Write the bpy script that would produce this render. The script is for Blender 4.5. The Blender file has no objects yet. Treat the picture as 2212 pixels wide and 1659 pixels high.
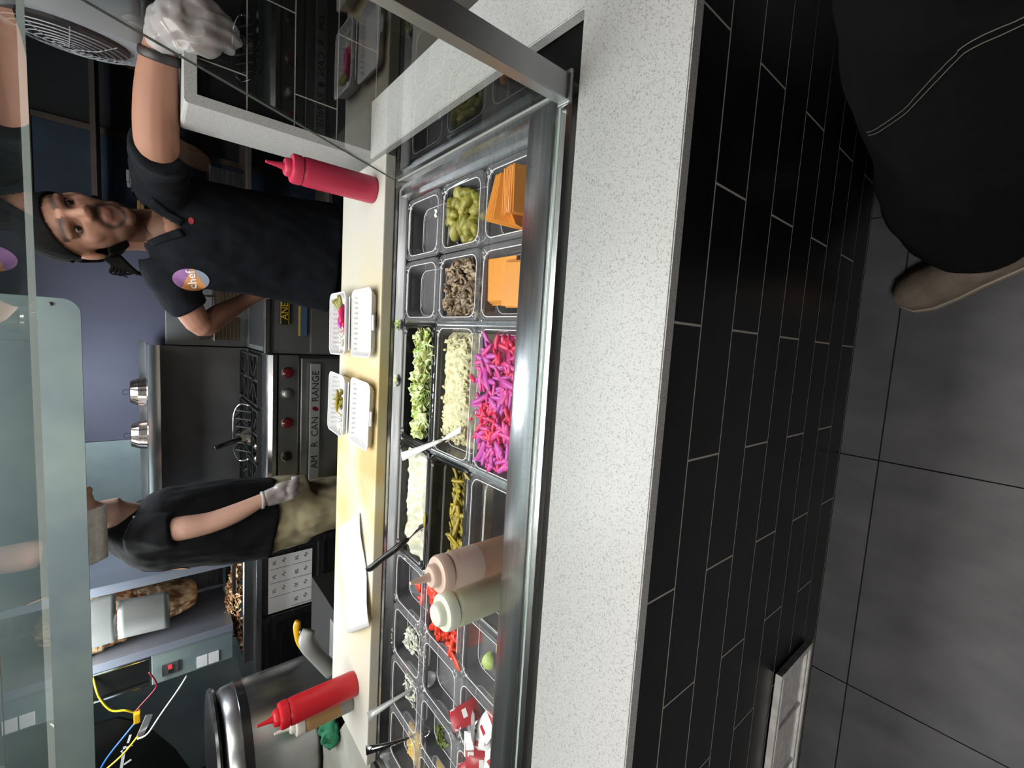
import bpy, bmesh, math, random
from math import sin, cos, pi, radians as rad
from mathutils import Vector, Matrix, noise as mnoise
random.seed(7)
sc = bpy.context.scene
C = sc.collection

# ---------------------------------------------------------------- camera (phone held sideways: the picture is turned a quarter)
RIGHT = Vector((0.99360064, 0.11204608, -0.01426371))
DOWN = Vector((0.06038031, -0.63362528, -0.77128025))
FWD = Vector((-0.09545678, 0.7654833, -0.63633586))
cd = bpy.data.cameras.new('camera'); cam = bpy.data.objects.new('camera', cd); C.objects.link(cam)
m3 = Matrix((DOWN, RIGHT, -FWD)).transposed()
cam.matrix_world = Matrix.Translation((-0.35992, -0.61988, 1.43084)) @ m3.to_4x4()
cd.sensor_fit = 'HORIZONTAL'; cd.sensor_width = 36; cd.lens = 957.72 * 36 / 2212; cd.clip_start = .02; cd.clip_end = 60
sc.camera = cam

# ---------------------------------------------------------------- world, lights, exposure
w = bpy.data.worlds.new('world'); sc.world = w; w.use_nodes = True
w.node_tree.nodes['Background'].inputs[0].default_value = (.75, .85, 1, 1)
w.node_tree.nodes['Background'].inputs[1].default_value = .02
def area(name, loc, size, power, col=(1, 1, 1), rot=(0, 0, 0)):
    l = bpy.data.lights.new(name, 'AREA'); l.shape = 'RECTANGLE'; l.size, l.size_y = size; l.energy = power; l.color = col
    o = bpy.data.objects.new(name, l); o.location = loc; o.rotation_euler = rot; C.objects.link(o); return o
area('prep_line_lamp_light', (-.7, .22, 2.66), (2.2, .3), 18.5, (1, .98, .95))
area('customer_lamp_light', (-1.5, -1.3, 2.66), (.6, .6), 18, (1, .95, .9))
area('kitchen_lamp_light', (-.7, 1.02, 2.66), (1.6, .3), 16, (.93, .97, 1))
area('added_hood_fill_light', (-.75, 2.2, 1.96), (.4, .25), 13, (.86, .92, 1))  # unseen fill light, added under the hood to brighten the range
area('added_hood_fill_light', (-1.85, 1.85, 1.96), (.7, .25), 18, (.95, .98, 1))  # unseen fill light, added under the hood to brighten the gyro corner
vs = sc.view_settings; vs.view_transform = 'Standard'; vs.look = 'None'; vs.exposure = .35; vs.gamma = 1; vs.use_curve_mapping = False
cy = sc.cycles; cy.max_bounces = 8; cy.transparent_max_bounces = 20; cy.use_adaptive_sampling = True; cy.adaptive_threshold = .035; cy.caustics_reflective = False; cy.caustics_refractive = False
cy.sample_clamp_indirect = 4; cy.use_denoising = True; cy.glossy_bounces = 5; cy.transmission_bounces = 6; cy.diffuse_bounces = 4

# ---------------------------------------------------------------- materials
def lin(h):
    if isinstance(h, str):
        r = [int(h[i:i + 2], 16) / 255 for i in (0, 2, 4)]
        return tuple(c / 12.92 if c <= .04045 else ((c + .055) / 1.055) ** 2.4 for c in r) + (1,)
    return tuple(h) + (1,) if len(h) == 3 else h
M = {}
def mat(n, col, rough=.5, metal=0, c2=None, scale=8, lo=.4, hi=.6, bump=0, bscale=40, stretch=(1, 1, 1), emit=0, coat=0, trans=0, sss=0, alpha=1, attr=False, spec=.5, detail=4):
    m = bpy.data.materials.new(n); m.use_nodes = True; nt = m.node_tree; N = nt.nodes; L = nt.links
    b = N['Principled BSDF']; b.inputs['Base Color'].default_value = lin(col); b.inputs['Roughness'].default_value = rough
    b.inputs['Metallic'].default_value = metal; b.inputs['Coat Weight'].default_value = coat; b.inputs['Transmission Weight'].default_value = trans
    b.inputs['Specular IOR Level'].default_value = spec; b.inputs['Alpha'].default_value = alpha
    if sss:
        b.inputs['Subsurface Weight'].default_value = sss; b.inputs['Subsurface Scale'].default_value = .01
    if emit:
        b.inputs['Emission Color'].default_value = lin(col); b.inputs['Emission Strength'].default_value = emit
    tc = N.new('ShaderNodeTexCoord'); mp = N.new('ShaderNodeMapping'); mp.inputs['Scale'].default_value = stretch
    L.new(tc.outputs['Object'], mp.inputs[0])
    if attr:
        a = N.new('ShaderNodeVertexColor'); a.layer_name = 'Col'; L.new(a.outputs[0], b.inputs['Base Color'])
    if c2 is not None:
        t = N.new('ShaderNodeTexNoise'); t.inputs['Scale'].default_value = scale; t.inputs['Detail'].default_value = detail
        r = N.new('ShaderNodeValToRGB'); r.color_ramp.elements[0].position = lo; r.color_ramp.elements[1].position = hi
        r.color_ramp.elements[0].color = lin(col); r.color_ramp.elements[1].color = lin(c2)
        L.new(mp.outputs[0], t.inputs[0]); L.new(t.outputs[0], r.inputs[0]); L.new(r.outputs[0], b.inputs['Base Color'])
    if bump:
        t = N.new('ShaderNodeTexNoise'); t.inputs['Scale'].default_value = bscale; t.inputs['Detail'].default_value = 3
        bp = N.new('ShaderNodeBump'); bp.inputs['Strength'].default_value = bump; bp.inputs['Distance'].default_value = .01
        L.new(mp.outputs[0], t.inputs[0]); L.new(t.outputs[0], bp.inputs['Height']); L.new(bp.outputs[0], b.inputs['Normal'])
    M[n] = m; return m
def see_through(n, tint, refl=(1, 1, 1), ior=1.45, rough=.0, body=None, bodyfac=0, bodyedge=0):
    m = bpy.data.materials.new(n); m.use_nodes = True; nt = m.node_tree; N = nt.nodes; L = nt.links
    N.remove(N['Principled BSDF']); out = N['Material Output']
    t = N.new('ShaderNodeBsdfTransparent'); t.inputs[0].default_value = lin(tint); cur = t.outputs[0]
    if body:
        d = N.new('ShaderNodeBsdfDiffuse'); d.inputs[0].default_value = lin(body); mx = N.new('ShaderNodeMixShader')
        lw = N.new('ShaderNodeLayerWeight'); lw.inputs[0].default_value = .5
        mr = N.new('ShaderNodeMapRange'); mr.inputs[3].default_value = bodyfac; mr.inputs[4].default_value = bodyedge
        L.new(lw.outputs[1], mr.inputs[0]); L.new(mr.outputs[0], mx.inputs[0]); L.new(cur, mx.inputs[1]); L.new(d.outputs[0], mx.inputs[2]); cur = mx.outputs[0]
    g = N.new('ShaderNodeBsdfGlossy'); g.inputs[0].default_value = lin(refl); g.inputs[1].default_value = rough
    f = N.new('ShaderNodeFresnel'); f.inputs[0].default_value = ior; mx = N.new('ShaderNodeMixShader')
    ge = N.new('ShaderNodeNewGeometry'); sb = N.new('ShaderNodeMath'); sb.operation = 'SUBTRACT'; sb.inputs[0].default_value = 1; ml = N.new('ShaderNodeMath'); ml.operation = 'MULTIPLY'
    L.new(ge.outputs['Backfacing'], sb.inputs[1]); L.new(f.outputs[0], ml.inputs[0]); L.new(sb.outputs[0], ml.inputs[1])
    L.new(ml.outputs[0], mx.inputs[0]); L.new(cur, mx.inputs[1]); L.new(g.outputs[0], mx.inputs[2]); L.new(mx.outputs[0], out.inputs[0])
    M[n] = m; return m
mat('steel', (.55, .56, .57), .22, 1, c2=(.66, .67, .68), scale=6, stretch=(1, 20, 20), bump=.03, bscale=30)
mat('steel_v', (.5, .5, .51), .3, 1, c2=(.56, .56, .57), scale=4, stretch=(6, 6, 1), bump=.02, bscale=30)
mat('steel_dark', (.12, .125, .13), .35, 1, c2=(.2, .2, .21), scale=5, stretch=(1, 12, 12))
mat('steel_worn', (.36, .37, .37), .42, 1, c2=(.52, .53, .53), scale=3, bump=.06, bscale=9)
mat('steel_dull', '8b9a98', .5, .35, c2='76858a', scale=2.5, bump=.05, bscale=12)
mat('chrome', (.75, .75, .76), .12, 1)
mat('copper', (.45, .33, .27), .25, 1, c2=(.6, .55, .5), scale=30, stretch=(1, 1, 8))
mat('quartz', 'c3c3c3', .32, c2='8f8f8f', scale=400, lo=.52, hi=.74, detail=2)
mat('tile_black', (.008, .008, .009), .3, c2=(.011, .011, .012), scale=20, bump=.02, bscale=8, spec=.3)
mat('tile_black_small', (.010, .010, .011), .1, coat=.3)
mat('grout', 'b9b5ae', .9)
mat('grout_dark', '1b1b1c', .9)
mat('floor_tile', '505155', .6, c2='66676b', scale=7, lo=.3, hi=.7, bump=.05, bscale=160, stretch=(1.6, 1, 1), detail=8)
mat('void_black', (.006, .006, .006), .8)
mat('board', 'ddd9cb', .55, c2='d6be8c', scale=2.6, lo=.44, hi=.66, bump=.04, bscale=160, stretch=(1, 2.5, 1))
mat('wall_lavender', '4f5264', .6, c2='484a5b', scale=2)
mat('wall_dark', '14161a', .7, c2='1d2026', scale=3)
mat('wall_blue', '24384f', .6, c2='1a2939', scale=2)
mat('wall_brown', '4a3f38', .7, c2='3a322d', scale=3)
mat('ceiling_paint', 'a9aaa8', .9)
mat('lamp_diffuser', 'fff6e8', .5, emit=4)
see_through('glass', (.975, .985, .98), ior=1.42)
see_through('glass_green', (.93, .965, .955), ior=1.4, body='7fa49c', bodyfac=.015, bodyedge=.06)
mat('pane_edge', '9aa8a3', .2)
see_through('clear_plastic', (.93, .93, .935), ior=1.4, rough=.06, body='c4c4ca', bodyfac=.012, bodyedge=.22)
see_through('film', (.985, .98, .97), ior=1.18, rough=.12, body='ffffff', bodyfac=.0, bodyedge=.12)
see_through('glove', (.75, .75, .76), ior=1.4, rough=.18, body='c9c9cc', bodyfac=.35, bodyedge=.75)
mat('black_plastic', (.012, .012, .013), .22)
mat('white_plastic', 'eeeeee', .3, sss=.1)
mat('foam', 'dddddf', .55, bump=.02, bscale=200)
mat('red_bottle', 'c3202b', .38, sss=.1)
mat('pink_bottle', 'c23352', .42, sss=.1)
mat('sauce_tan_bottle', 'c98f6c', .35, sss=.2, c2='d9a98c', scale=3)
mat('highlight_white', 'ececf0', .25)  # white of the painted highlight rings on the clear pans
mat('steel_liner', '6f7174', .45, .5, c2='5c5e61', scale=4)
mat('sauce_tan_cap', 'dfc2b4', .35, sss=.2)
mat('oil_bottle', 'd3d4b6', .3, sss=.3)
mat('oil_cap', 'e6e8d8', .35)
mat('tan_sauce', 'a98457', .4)
mat('clear_cap', 'cfcac4', .3)
mat('paper', 'dfdfe2', .7)
mat('pepper', '94903c', .35, c2='b3ac66', scale=30, bump=.3, bscale=60, sss=.15)
mat('pepper_b', '767428', .35, c2='98933f', scale=30, bump=.3, bscale=60, sss=.15)
mat('mushroom', '5f4e3e', .5, c2='b9a68c', scale=60, lo=.42, hi=.58)
mat('mushroom_b', 'a08c72', .5, c2='54453a', scale=70, lo=.45, hi=.6)
mat('cheese', 'e2902c', .4, sss=.12, c2='e89a38', scale=4, coat=.5, bump=.06, bscale=60)
mat('lettuce', 'a6c25e', .45, c2='e0e6b4', scale=14, lo=.4, hi=.62, sss=.2)
mat('lettuce_pale', 'e2e6c0', .45, c2='c4d488', scale=14, sss=.2)
mat('slaw', 'dcd8b4', .5, c2='cdc69c', scale=70, sss=.2, bump=.25, bscale=110)
mat('plate_light', 'a4a6a6', .35, .3)
mat('turnip', 'e04a94', .35, sss=.25, c2='c23aa0', scale=25)
mat('turnip_b', 'e03058', .35, sss=.25, c2='d42f70', scale=25)
mat('turnip_c', 'c24fb4', .38, sss=.25, c2='d455a4', scale=25)
mat('tzatziki', 'd8d9c4', .3, c2='e0e0d2', scale=10, sss=.3)
mat('banana_pepper', '9c8a1e', .35, c2='b8a63a', scale=30, sss=.2)
mat('banana_pepper_b', '7f7424', .35, c2='8f8238', scale=40, sss=.2)
mat('tomato', 'd63a28', .25, sss=.25, c2='e2583c', scale=30)
mat('onion', 'e4e2d6', .35, sss=.3)
mat('hummus', 'cfae5e', .5, c2='dcc078', scale=40)
mat('cucumber', 'b4c877', .35, sss=.2)
mat('packet_red', 'b3202e', .3)
mat('packet_white', 'e8e8ea', .3)
mat('packet_foil', 'b9b9bd', .25, .6)
mat('herb', '5d6d2d', .6)
mat('meat', '8f5530', .45, c2='f2d2a4', scale=34, lo=.40, hi=.58, stretch=(1, 1, .45), bump=.5, bscale=60)
mat('meat_b', '9a5e34', .45, c2='d8a878', scale=60)
mat('meat_c', '6b3a20', .45, c2='a06a40', scale=60)
mat('skin', 'a17a66', .62, sss=.12, attr=True, spec=.3)
mat('shirt', '0b0c0f', .9, spec=.2, c2='101115', scale=30, bump=.25, bscale=14)
mat('shirt_navy', '0b0d12', .9, spec=.2, c2='10141b', scale=20, bump=.3, bscale=12)
mat('pants_tan', '8d8266', .85, c2='9a8f72', scale=20, bump=.3, bscale=18)
mat('denim_black', '08080a', .95, spec=.15, c2='0b0b0e', scale=120, bump=.2, bscale=25)
mat('stitch', '5a5852', .9)
mat('hair', '070606', .85, spec=.15, bump=.4, bscale=90, stretch=(1, 1, .2))
mat('watch_rubber', '2a2629', .5)
mat('shoe_tan', '8d7f72', .75, c2='7c6f63', scale=25, bump=.2, bscale=60)
mat('shoe_sole', 'b3a999', .7)
mat('eye_white', '6e5a50', .4)
mat('eye_dark', '150e0c', .2)
mat('patch_purple', '93669e', .6); mat('patch_orange', 'd79258', .6); mat('patch_grey', '8a93a3', .6); mat('print_white', 'ececec', .6)
mat('logo_red', '8c1f2c', .6)
mat('knob_red', '64161b', .2); mat('knob_black', '0b0b0c', .3)
mat('print_black', '0d0d0e', .6); mat('label_yellow', 'd8b71e', .5); mat('label_blue', '46627f', .5)
mat('cast_iron', '151414', .6, bump=.2, bscale=60)
mat('basket_wire', '6a5a48', .4, .7)
mat('gyro_shield', 'a9adab', .38, .3, c2='b6bab8', scale=4)
mat('grey_plastic', '8b8c8a', .45); mat('light_grey_counter', 'a9a9a4', .4, c2='98988f', scale=5)
mat('yellow_plastic', 'd9a21c', .4); mat('cable_yellow', 'd8c22a', .4); mat('cable_blue', '2c5fa8', .4); mat('cable_white', 'dcdcd6', .4); mat('cable_red', '7c1f2c', .4)
mat('cloth_green', '1f6a4a', .9, bump=.6, bscale=60)
mat('fan_white', '9a9da2', .45); mat('fan_dark', '17181a', .6)
mat('red_lamp', 'ff2a34', .3, emit=1.2)
mat('sign_black', '0c0c0d', .4)
mat('vent_white', 'f4f4f2', .5, c2='dededc', scale=40)
mat('amber_strip', '8a6a3c', .6)

m_ = bpy.data.materials.new('glass_edge'); m_.use_nodes = True; nt_ = m_.node_tree; nt_.nodes.remove(nt_.nodes['Principled BSDF'])
tl_ = nt_.nodes.new('ShaderNodeBsdfTranslucent'); df_ = nt_.nodes.new('ShaderNodeBsdfDiffuse'); ad_ = nt_.nodes.new('ShaderNodeMixShader'); tl_.inputs[0].default_value = df_.inputs[0].default_value = (.93, 1, .97, 1)
nt_.links.new(tl_.outputs[0], ad_.inputs[1]); nt_.links.new(df_.outputs[0], ad_.inputs[2]); nt_.links.new(ad_.outputs[0], nt_.nodes['Material Output'].inputs[0]); M['glass_edge'] = m_
mat('steel_bright', '9aa2b2', .38, .45, c2='8b92a0', scale=3, stretch=(1, 1, .2)); mat('steel_guard', '868587', .32, .35, c2='6f6d6c', scale=2.2); mat('steel_fry', '7e8080', .35, .6, c2='8e9090', scale=2)
# the cutting board: pale at its ends, stained yellow along its middle
bm_ = bpy.data.materials.new('board'); bm_.use_nodes = True; nt_ = bm_.node_tree; N_, L2_ = nt_.nodes, nt_.links; bs_ = N_['Principled BSDF']; bs_.inputs['Roughness'].default_value = .55
tc_ = N_.new('ShaderNodeTexCoord'); sx_ = N_.new('ShaderNodeSeparateXYZ'); ab_ = N_.new('ShaderNodeMath'); ab_.operation = 'ABSOLUTE'; no_ = N_.new('ShaderNodeTexNoise'); no_.inputs['Scale'].default_value = 5; no_.inputs['Detail'].default_value = 5
mr_ = N_.new('ShaderNodeMapRange'); mr_.inputs[1].default_value = .75; mr_.inputs[2].default_value = .1; mu_ = N_.new('ShaderNodeMath'); mu_.operation = 'MULTIPLY'; mr2_ = N_.new('ShaderNodeMapRange'); mr2_.inputs[1].default_value = .35; mr2_.inputs[2].default_value = .62
rp_ = N_.new('ShaderNodeValToRGB'); rp_.color_ramp.elements[0].color = lin('c9c7bf'); rp_.color_ramp.elements[1].color = lin('cdb077'); md_ = rp_.color_ramp.elements.new(.5); md_.color = lin('d2c39a')
L2_.new(tc_.outputs['Object'], sx_.inputs[0]); L2_.new(sx_.outputs[0], ab_.inputs[0]); L2_.new(ab_.outputs[0], mr_.inputs[0]); L2_.new(tc_.outputs['Object'], no_.inputs[0]); L2_.new(no_.outputs[0], mr2_.inputs[0])
L2_.new(mr_.outputs[0], mu_.inputs[0]); L2_.new(mr2_.outputs[0], mu_.inputs[1]); L2_.new(mu_.outputs[0], rp_.inputs[0]); L2_.new(rp_.outputs[0], bs_.inputs['Base Color']); M['board'] = bm_
# ---------------------------------------------------------------- object helpers
def setp(o, parent):
    if parent is not None:
        o.parent = parent; o.matrix_parent_inverse = Matrix.Translation(-Vector(parent['_w'])) if '_w' in parent else Matrix.Translation(-parent.location)
def tag(o, label=None, cat=None, group=None, kind=None):
    for k, v in (('label', label), ('category', cat), ('group', group), ('kind', kind)):
        if v: o[k] = v
    return o
def mk(name, vf, m, parent=None, smooth=False, label=None, cat=None, group=None, kind=None, origin=True):
    """one mesh object from world-space (verts, faces[, material indices])"""
    v, f = vf[0], vf[1]; v = [Vector(p) for p in v]
    if origin and v:
        lo = [min(p[i] for p in v) for i in range(3)]; hi = [max(p[i] for p in v) for i in range(3)]
        org = Vector(((lo[0] + hi[0]) / 2, (lo[1] + hi[1]) / 2, lo[2]))
    else: org = Vector((0, 0, 0))
    me = bpy.data.meshes.new(name); me.from_pydata([p - org for p in v], [], f); me.update()
    ms = m if isinstance(m, (list, tuple)) else [m]
    for k in ms: me.materials.append(M[k])
    if len(vf) > 2 and vf[2]:
        for p, i in zip(me.polygons, vf[2]): p.material_index = i
    if smooth:
        for p in me.polygons: p.use_smooth = True
        if smooth is not True:
            try: me.set_sharp_from_angle(angle=rad(smooth))
            except Exception: pass
    o = bpy.data.objects.new(name, me); C.objects.link(o); o.location = org
    if parent is not None: setp(o, parent)
    elif kind is None and cat is None and label: pass
    return tag(o, label, cat, group, kind)
def thing(name, label, cat, loc=(0, 0, 0), group=None, kind=None):
    o = bpy.data.objects.new(name, None); C.objects.link(o); o.location = loc; o.empty_display_size = .05
    return tag(o, label, cat, group, kind)
def join(*gs):
    V, F, I = [], [], []
    for g in gs:
        n = len(V); V += [Vector(p) for p in g[0]]; F += [[i + n for i in f] for f in g[1]]; I += (list(g[2]) if len(g) > 2 and g[2] else [0] * len(g[1]))
    return V, F, I
def withmat(g, i): return g[0], g[1], [i] * len(g[1])
def box(a, b, bev=0, seg=2):
    bm = bmesh.new(); bmesh.ops.create_cube(bm, size=1)
    for v in bm.verts: v.co = Vector([(a[i] + b[i]) / 2 + v.co[i] * (b[i] - a[i]) for i in range(3)])
    if bev: bmesh.ops.bevel(bm, geom=list(bm.edges), offset=bev, segments=seg, affect='EDGES', profile=.6)
    bm.verts.index_update(); r = ([v.co.copy() for v in bm.verts], [[v.index for v in f.verts] for f in bm.faces]); bm.free(); return r
def xf(g, mtx): return ([mtx @ Vector(p) for p in g[0]],) + tuple(g[1:])
def rot(ax, deg): return Matrix.Rotation(rad(deg), 4, ax)
def T(*a): return Matrix.Translation(Vector(a))
def prism(poly, axis, a, b):
    """extrude a 2-D outline along axis from a to b"""
    n = len(poly)
    def p(q, t): return {'x': (t, q[0], q[1]), 'y': (q[0], t, q[1]), 'z': (q[0], q[1], t)}[axis]
    V = [p(q, a) for q in poly] + [p(q, b) for q in poly]
    F = [list(range(n)), list(range(n, 2 * n))[::-1]] + [[(i + 1) % n, i, n + i, n + (i + 1) % n] for i in range(n)]
    return V, F
def lathe(prof, c=(0, 0, 0), n=24, sx=1, sy=1):
    V = []; F = []
    for r, z in prof:
        for i in range(n): V.append((c[0] + r * sx * cos(2 * pi * i / n), c[1] + r * sy * sin(2 * pi * i / n), c[2] + z))
    for k in range(len(prof) - 1):
        for i in range(n): F.append([k * n + i, k * n + (i + 1) % n, (k + 1) * n + (i + 1) % n, (k + 1) * n + i])
    F.append(list(range(n))[::-1]); F.append([(len(prof) - 1) * n + i for i in range(n)]); return V, F
def spline(P, k=4):
    """Catmull-Rom through tuples of any length"""
    P = [tuple(p) for p in P]; out = []
    for i in range(len(P) - 1):
        p0, p1, p2, p3 = P[max(i - 1, 0)], P[i], P[i + 1], P[min(i + 2, len(P) - 1)]
        for j in range(k):
            t = j / k
            out.append(tuple(.5 * (2 * b + (c - a) * t + (2 * a - 5 * b + 4 * c - d) * t * t + (3 * b - a - 3 * c + d) * t ** 3) for a, b, c, d in zip(p0, p1, p2, p3)))
    out.append(P[-1]); return out
def tube(P, n=10, ref=None, cap=True):
    """P: (x,y,z,r) or (x,y,z,rx,ry)"""
    pts = [Vector(p[:3]) for p in P]; V = []; F = []; u = None
    for i, p in enumerate(P):
        d = (pts[min(i + 1, len(P) - 1)] - pts[max(i - 1, 0)]); d = d.normalized() if d.length > 1e-9 else Vector((0, 0, 1))
        if ref is not None: u = Vector(ref)
        elif u is None: u = Vector((0, 0, 1)) if abs(d.z) < .9 else Vector((1, 0, 0))
        u = (u - d * u.dot(d)).normalized(); w2 = d.cross(u); rx = p[3]; ry = p[4] if len(p) > 4 else p[3]
        for k in range(n): a = 2 * pi * k / n; V.append(pts[i] + u * rx * cos(a) + w2 * ry * sin(a))
    for i in range(len(P) - 1):
        for k in range(n): F.append([i * n + k, i * n + (k + 1) % n, (i + 1) * n + (k + 1) % n, (i + 1) * n + k])
    if cap: F += [list(range(n))[::-1], [(len(P) - 1) * n + k for k in range(n)]]
    return V, F
def ball(c, r, n=16, mm=10, R=None):
    r = (r, r, r) if not isinstance(r, (tuple, list)) else r; V = []; F = []
    for j in range(1, mm):
        for i in range(n): V.append(Vector((r[0] * sin(pi * j / mm) * cos(2 * pi * i / n), r[1] * sin(pi * j / mm) * sin(2 * pi * i / n), r[2] * cos(pi * j / mm))))
    for j in range(mm - 2):
        for i in range(n): F.append([j * n + i, (j + 1) * n + i, (j + 1) * n + (i + 1) % n, j * n + (i + 1) % n])
    V += [Vector((0, 0, r[2])), Vector((0, 0, -r[2]))]; k = len(V)
    for i in range(n): F += [[k - 2, i, (i + 1) % n], [k - 1, (mm - 2) * n + (i + 1) % n, (mm - 2) * n + i]]
    if R: V = [R @ v for v in V]
    return [v + Vector(c) for v in V], F
def limb(P, k=4, n=12):
    S = spline([p if len(p) == 4 else p for p in P], k); g = [tube(S, n)]
    for q in (P[0], P[-1]): g.append(ball(q[:3], q[3] * .98, 12, 8))
    return join(*g)
def fuse(g, voxel, smooth=4, fac=.5):
    me = bpy.data.meshes.new('tmp'); me.from_pydata(g[0], [], g[1]); me.update()
    o = bpy.data.objects.new('tmp', me); C.objects.link(o)
    r = o.modifiers.new('r', 'REMESH'); r.mode = 'VOXEL'; r.voxel_size = voxel
    if smooth: s = o.modifiers.new('s', 'SMOOTH'); s.factor = fac; s.iterations = smooth
    dg = bpy.context.evaluated_depsgraph_get(); e = o.evaluated_get(dg); m = e.to_mesh()
    out = ([v.co.copy() for v in m.vertices], [list(p.vertices) for p in m.polygons])
    e.to_mesh_clear(); bpy.data.objects.remove(o); bpy.data.meshes.remove(me); return out
def rr(hx, hy, r, k=5):
    """rounded rectangle loop"""
    r = min(r, hx * .99, hy * .99); out = []
    for cx, cy_, a0 in ((hx - r, hy - r, 0), (-hx + r, hy - r, 90), (-hx + r, -hy + r, 180), (hx - r, -hy + r, 270)):
        for i in range(k + 1): a = rad(a0 + 90 * i / k); out.append((cx + r * cos(a), cy_ + r * sin(a)))
    return out
def rrloft(levels, k=5, c=(0, 0, 0), caps=(True, True)):
    """levels: (z, hx, hy, r)"""
    V = []; F = []; n = 4 * (k + 1)
    for z, hx, hy, r in levels: V += [(c[0] + x, c[1] + y, c[2] + z) for x, y in rr(hx, hy, r, k)]
    for j in range(len(levels) - 1):
        for i in range(n): F.append([j * n + i, j * n + (i + 1) % n, (j + 1) * n + (i + 1) % n, (j + 1) * n + i])
    if caps[0]: F.append(list(range(n))[::-1])
    if caps[1]: F.append([(len(levels) - 1) * n + i for i in range(n)])
    return V, F
def sheet(grid, th=.001):
    """grid[i][j] of points -> thin slab with real thickness"""
    a, b = len(grid), len(grid[0]); P = [[Vector(p) for p in r] for r in grid]; V = []; F = []
    for s in (0, 1):
        for i in range(a):
            for j in range(b):
                du = P[min(i + 1, a - 1)][j] - P[max(i - 1, 0)][j]; dv = P[i][min(j + 1, b - 1)] - P[i][max(j - 1, 0)]
                nn = du.cross(dv); nn = nn.normalized() if nn.length > 1e-12 else Vector((0, 0, 1)); V.append(P[i][j] + nn * (th / 2 if s else -th / 2))
    o = a * b
    for i in range(a - 1):
        for j in range(b - 1):
            q = [i * b + j, (i + 1) * b + j, (i + 1) * b + j + 1, i * b + j + 1]; F += [q[::-1], [x + o for x in q]]
    ring = [i * b for i in range(a)] + [(a - 1) * b + j for j in range(1, b)] + [i * b + b - 1 for i in range(a - 2, -1, -1)] + [j for j in range(b - 2, 0, -1)]
    for i in range(len(ring)): p, q = ring[i], ring[(i + 1) % len(ring)]; F.append([p, q, q + o, p + o])
    return V, F
def text(s, size, loc, m, parent, name='lettering', rotm=None, ext=.0006, sx=1):
    cu = bpy.data.curves.new('t', 'FONT'); cu.body = s; cu.size = size; cu.extrude = ext; cu.align_x = 'CENTER'; cu.align_y = 'CENTER'; cu.resolution_u = 3
    o = bpy.data.objects.new('t', cu); C.objects.link(o); dg = bpy.context.evaluated_depsgraph_get(); e = o.evaluated_get(dg); me = e.to_mesh()
    mt = Matrix.Translation(Vector(loc)) @ (rotm or rot('X', 90)) @ Matrix.Diagonal((sx, 1, 1, 1))
    g = ([mt @ v.co for v in me.vertices], [list(p.vertices) for p in me.polygons]); e.to_mesh_clear(); bpy.data.objects.remove(o); bpy.data.curves.remove(cu)
    return mk(name, g, m, parent)
def copy_of(o, loc, rotz=0, label=None):
    c = o.copy(); C.objects.link(c); c.location = loc; c.rotation_euler = rotz if not isinstance(rotz, (int, float)) else (0, 0, rotz)
    if label: c['label'] = label
    for ch in o.children:
        d = ch.copy(); C.objects.link(d); d.parent = c
    return c

# ================================================================ THE SETTING
def structure(name, g, m, **k): return mk(name, g, m, kind='structure', **k)
# --- floor with 24-inch tiles
fl = structure('floor', box((-3.4, -3.5, -.03), (2.0, 3.3, -.004)), 'grout_dark', label='dark grey tiled floor', origin=False)
def piece(name, g, m, parent, **k): return mk(name, g, m, parent, **k)
FT = .61
base_tile = None
for i in range(-3, 6):
    for j in range(0, 4):
        x1 = .006 - FT * i; x0 = x1 - FT; y1 = -.37 - FT * j; y0 = y1 - FT
        if base_tile is None:
            base_tile = piece('floor_tile', box((x0 + .0015, y0 + .0015, -.012), (x1 - .0015, y1 - .0015, 0)), 'floor_tile', fl); t0 = base_tile.location.copy()
        else:
            c = base_tile.copy(); C.objects.link(c); c.location = t0 + Vector((x0 - tx0, y0 - ty0, 0))
        if i == -3 and j == 0: tx0, ty0 = x0, y0
for i in range(-3, 6):
    x1 = .006 - FT * i; x0 = x1 - FT
    piece('floor_tile', box((x0 + .0015, -.3685, -.012), (x1 - .0015, -.289, 0)), 'floor_tile', fl)
# --- customer-side half wall under the quartz ledge, clad in black plank tiles
wf = structure('wall_front', box((-2.95, -.2874, 0), (.31, -.112, .8788)), 'grout', label='low wall of black plank tiles under the quartz ledge', origin=False)
TP, TL = .0995, .4064
shared = {}
for r in range(-1, 8):
    zt = .80 - TP * r; zb = zt - TP; zt = min(zt, .8775); j0 = -.524 if r % 2 == 0 else -.3208
    for k in range(-6, 3):
        a, b = j0 + TL * k, j0 + TL * (k + 1); a, b = max(a, -2.94), min(b, .31)
        if b - a < .02: continue
        key = (round(b - a, 3), round(zt - zb, 3))
        ctr = Vector(((a + b) / 2, -.2835, zb + .0019))
        if key in shared:
            c = shared[key].copy(); C.objects.link(c); c.location = ctr
        else:
            shared[key] = piece('tile', box((a + .0019, -.288, zb + .0019), (b - .0019, -.279, zt - .0019), .0003, 1), 'tile_black', wf); 
            shared[key].location = ctr
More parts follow.
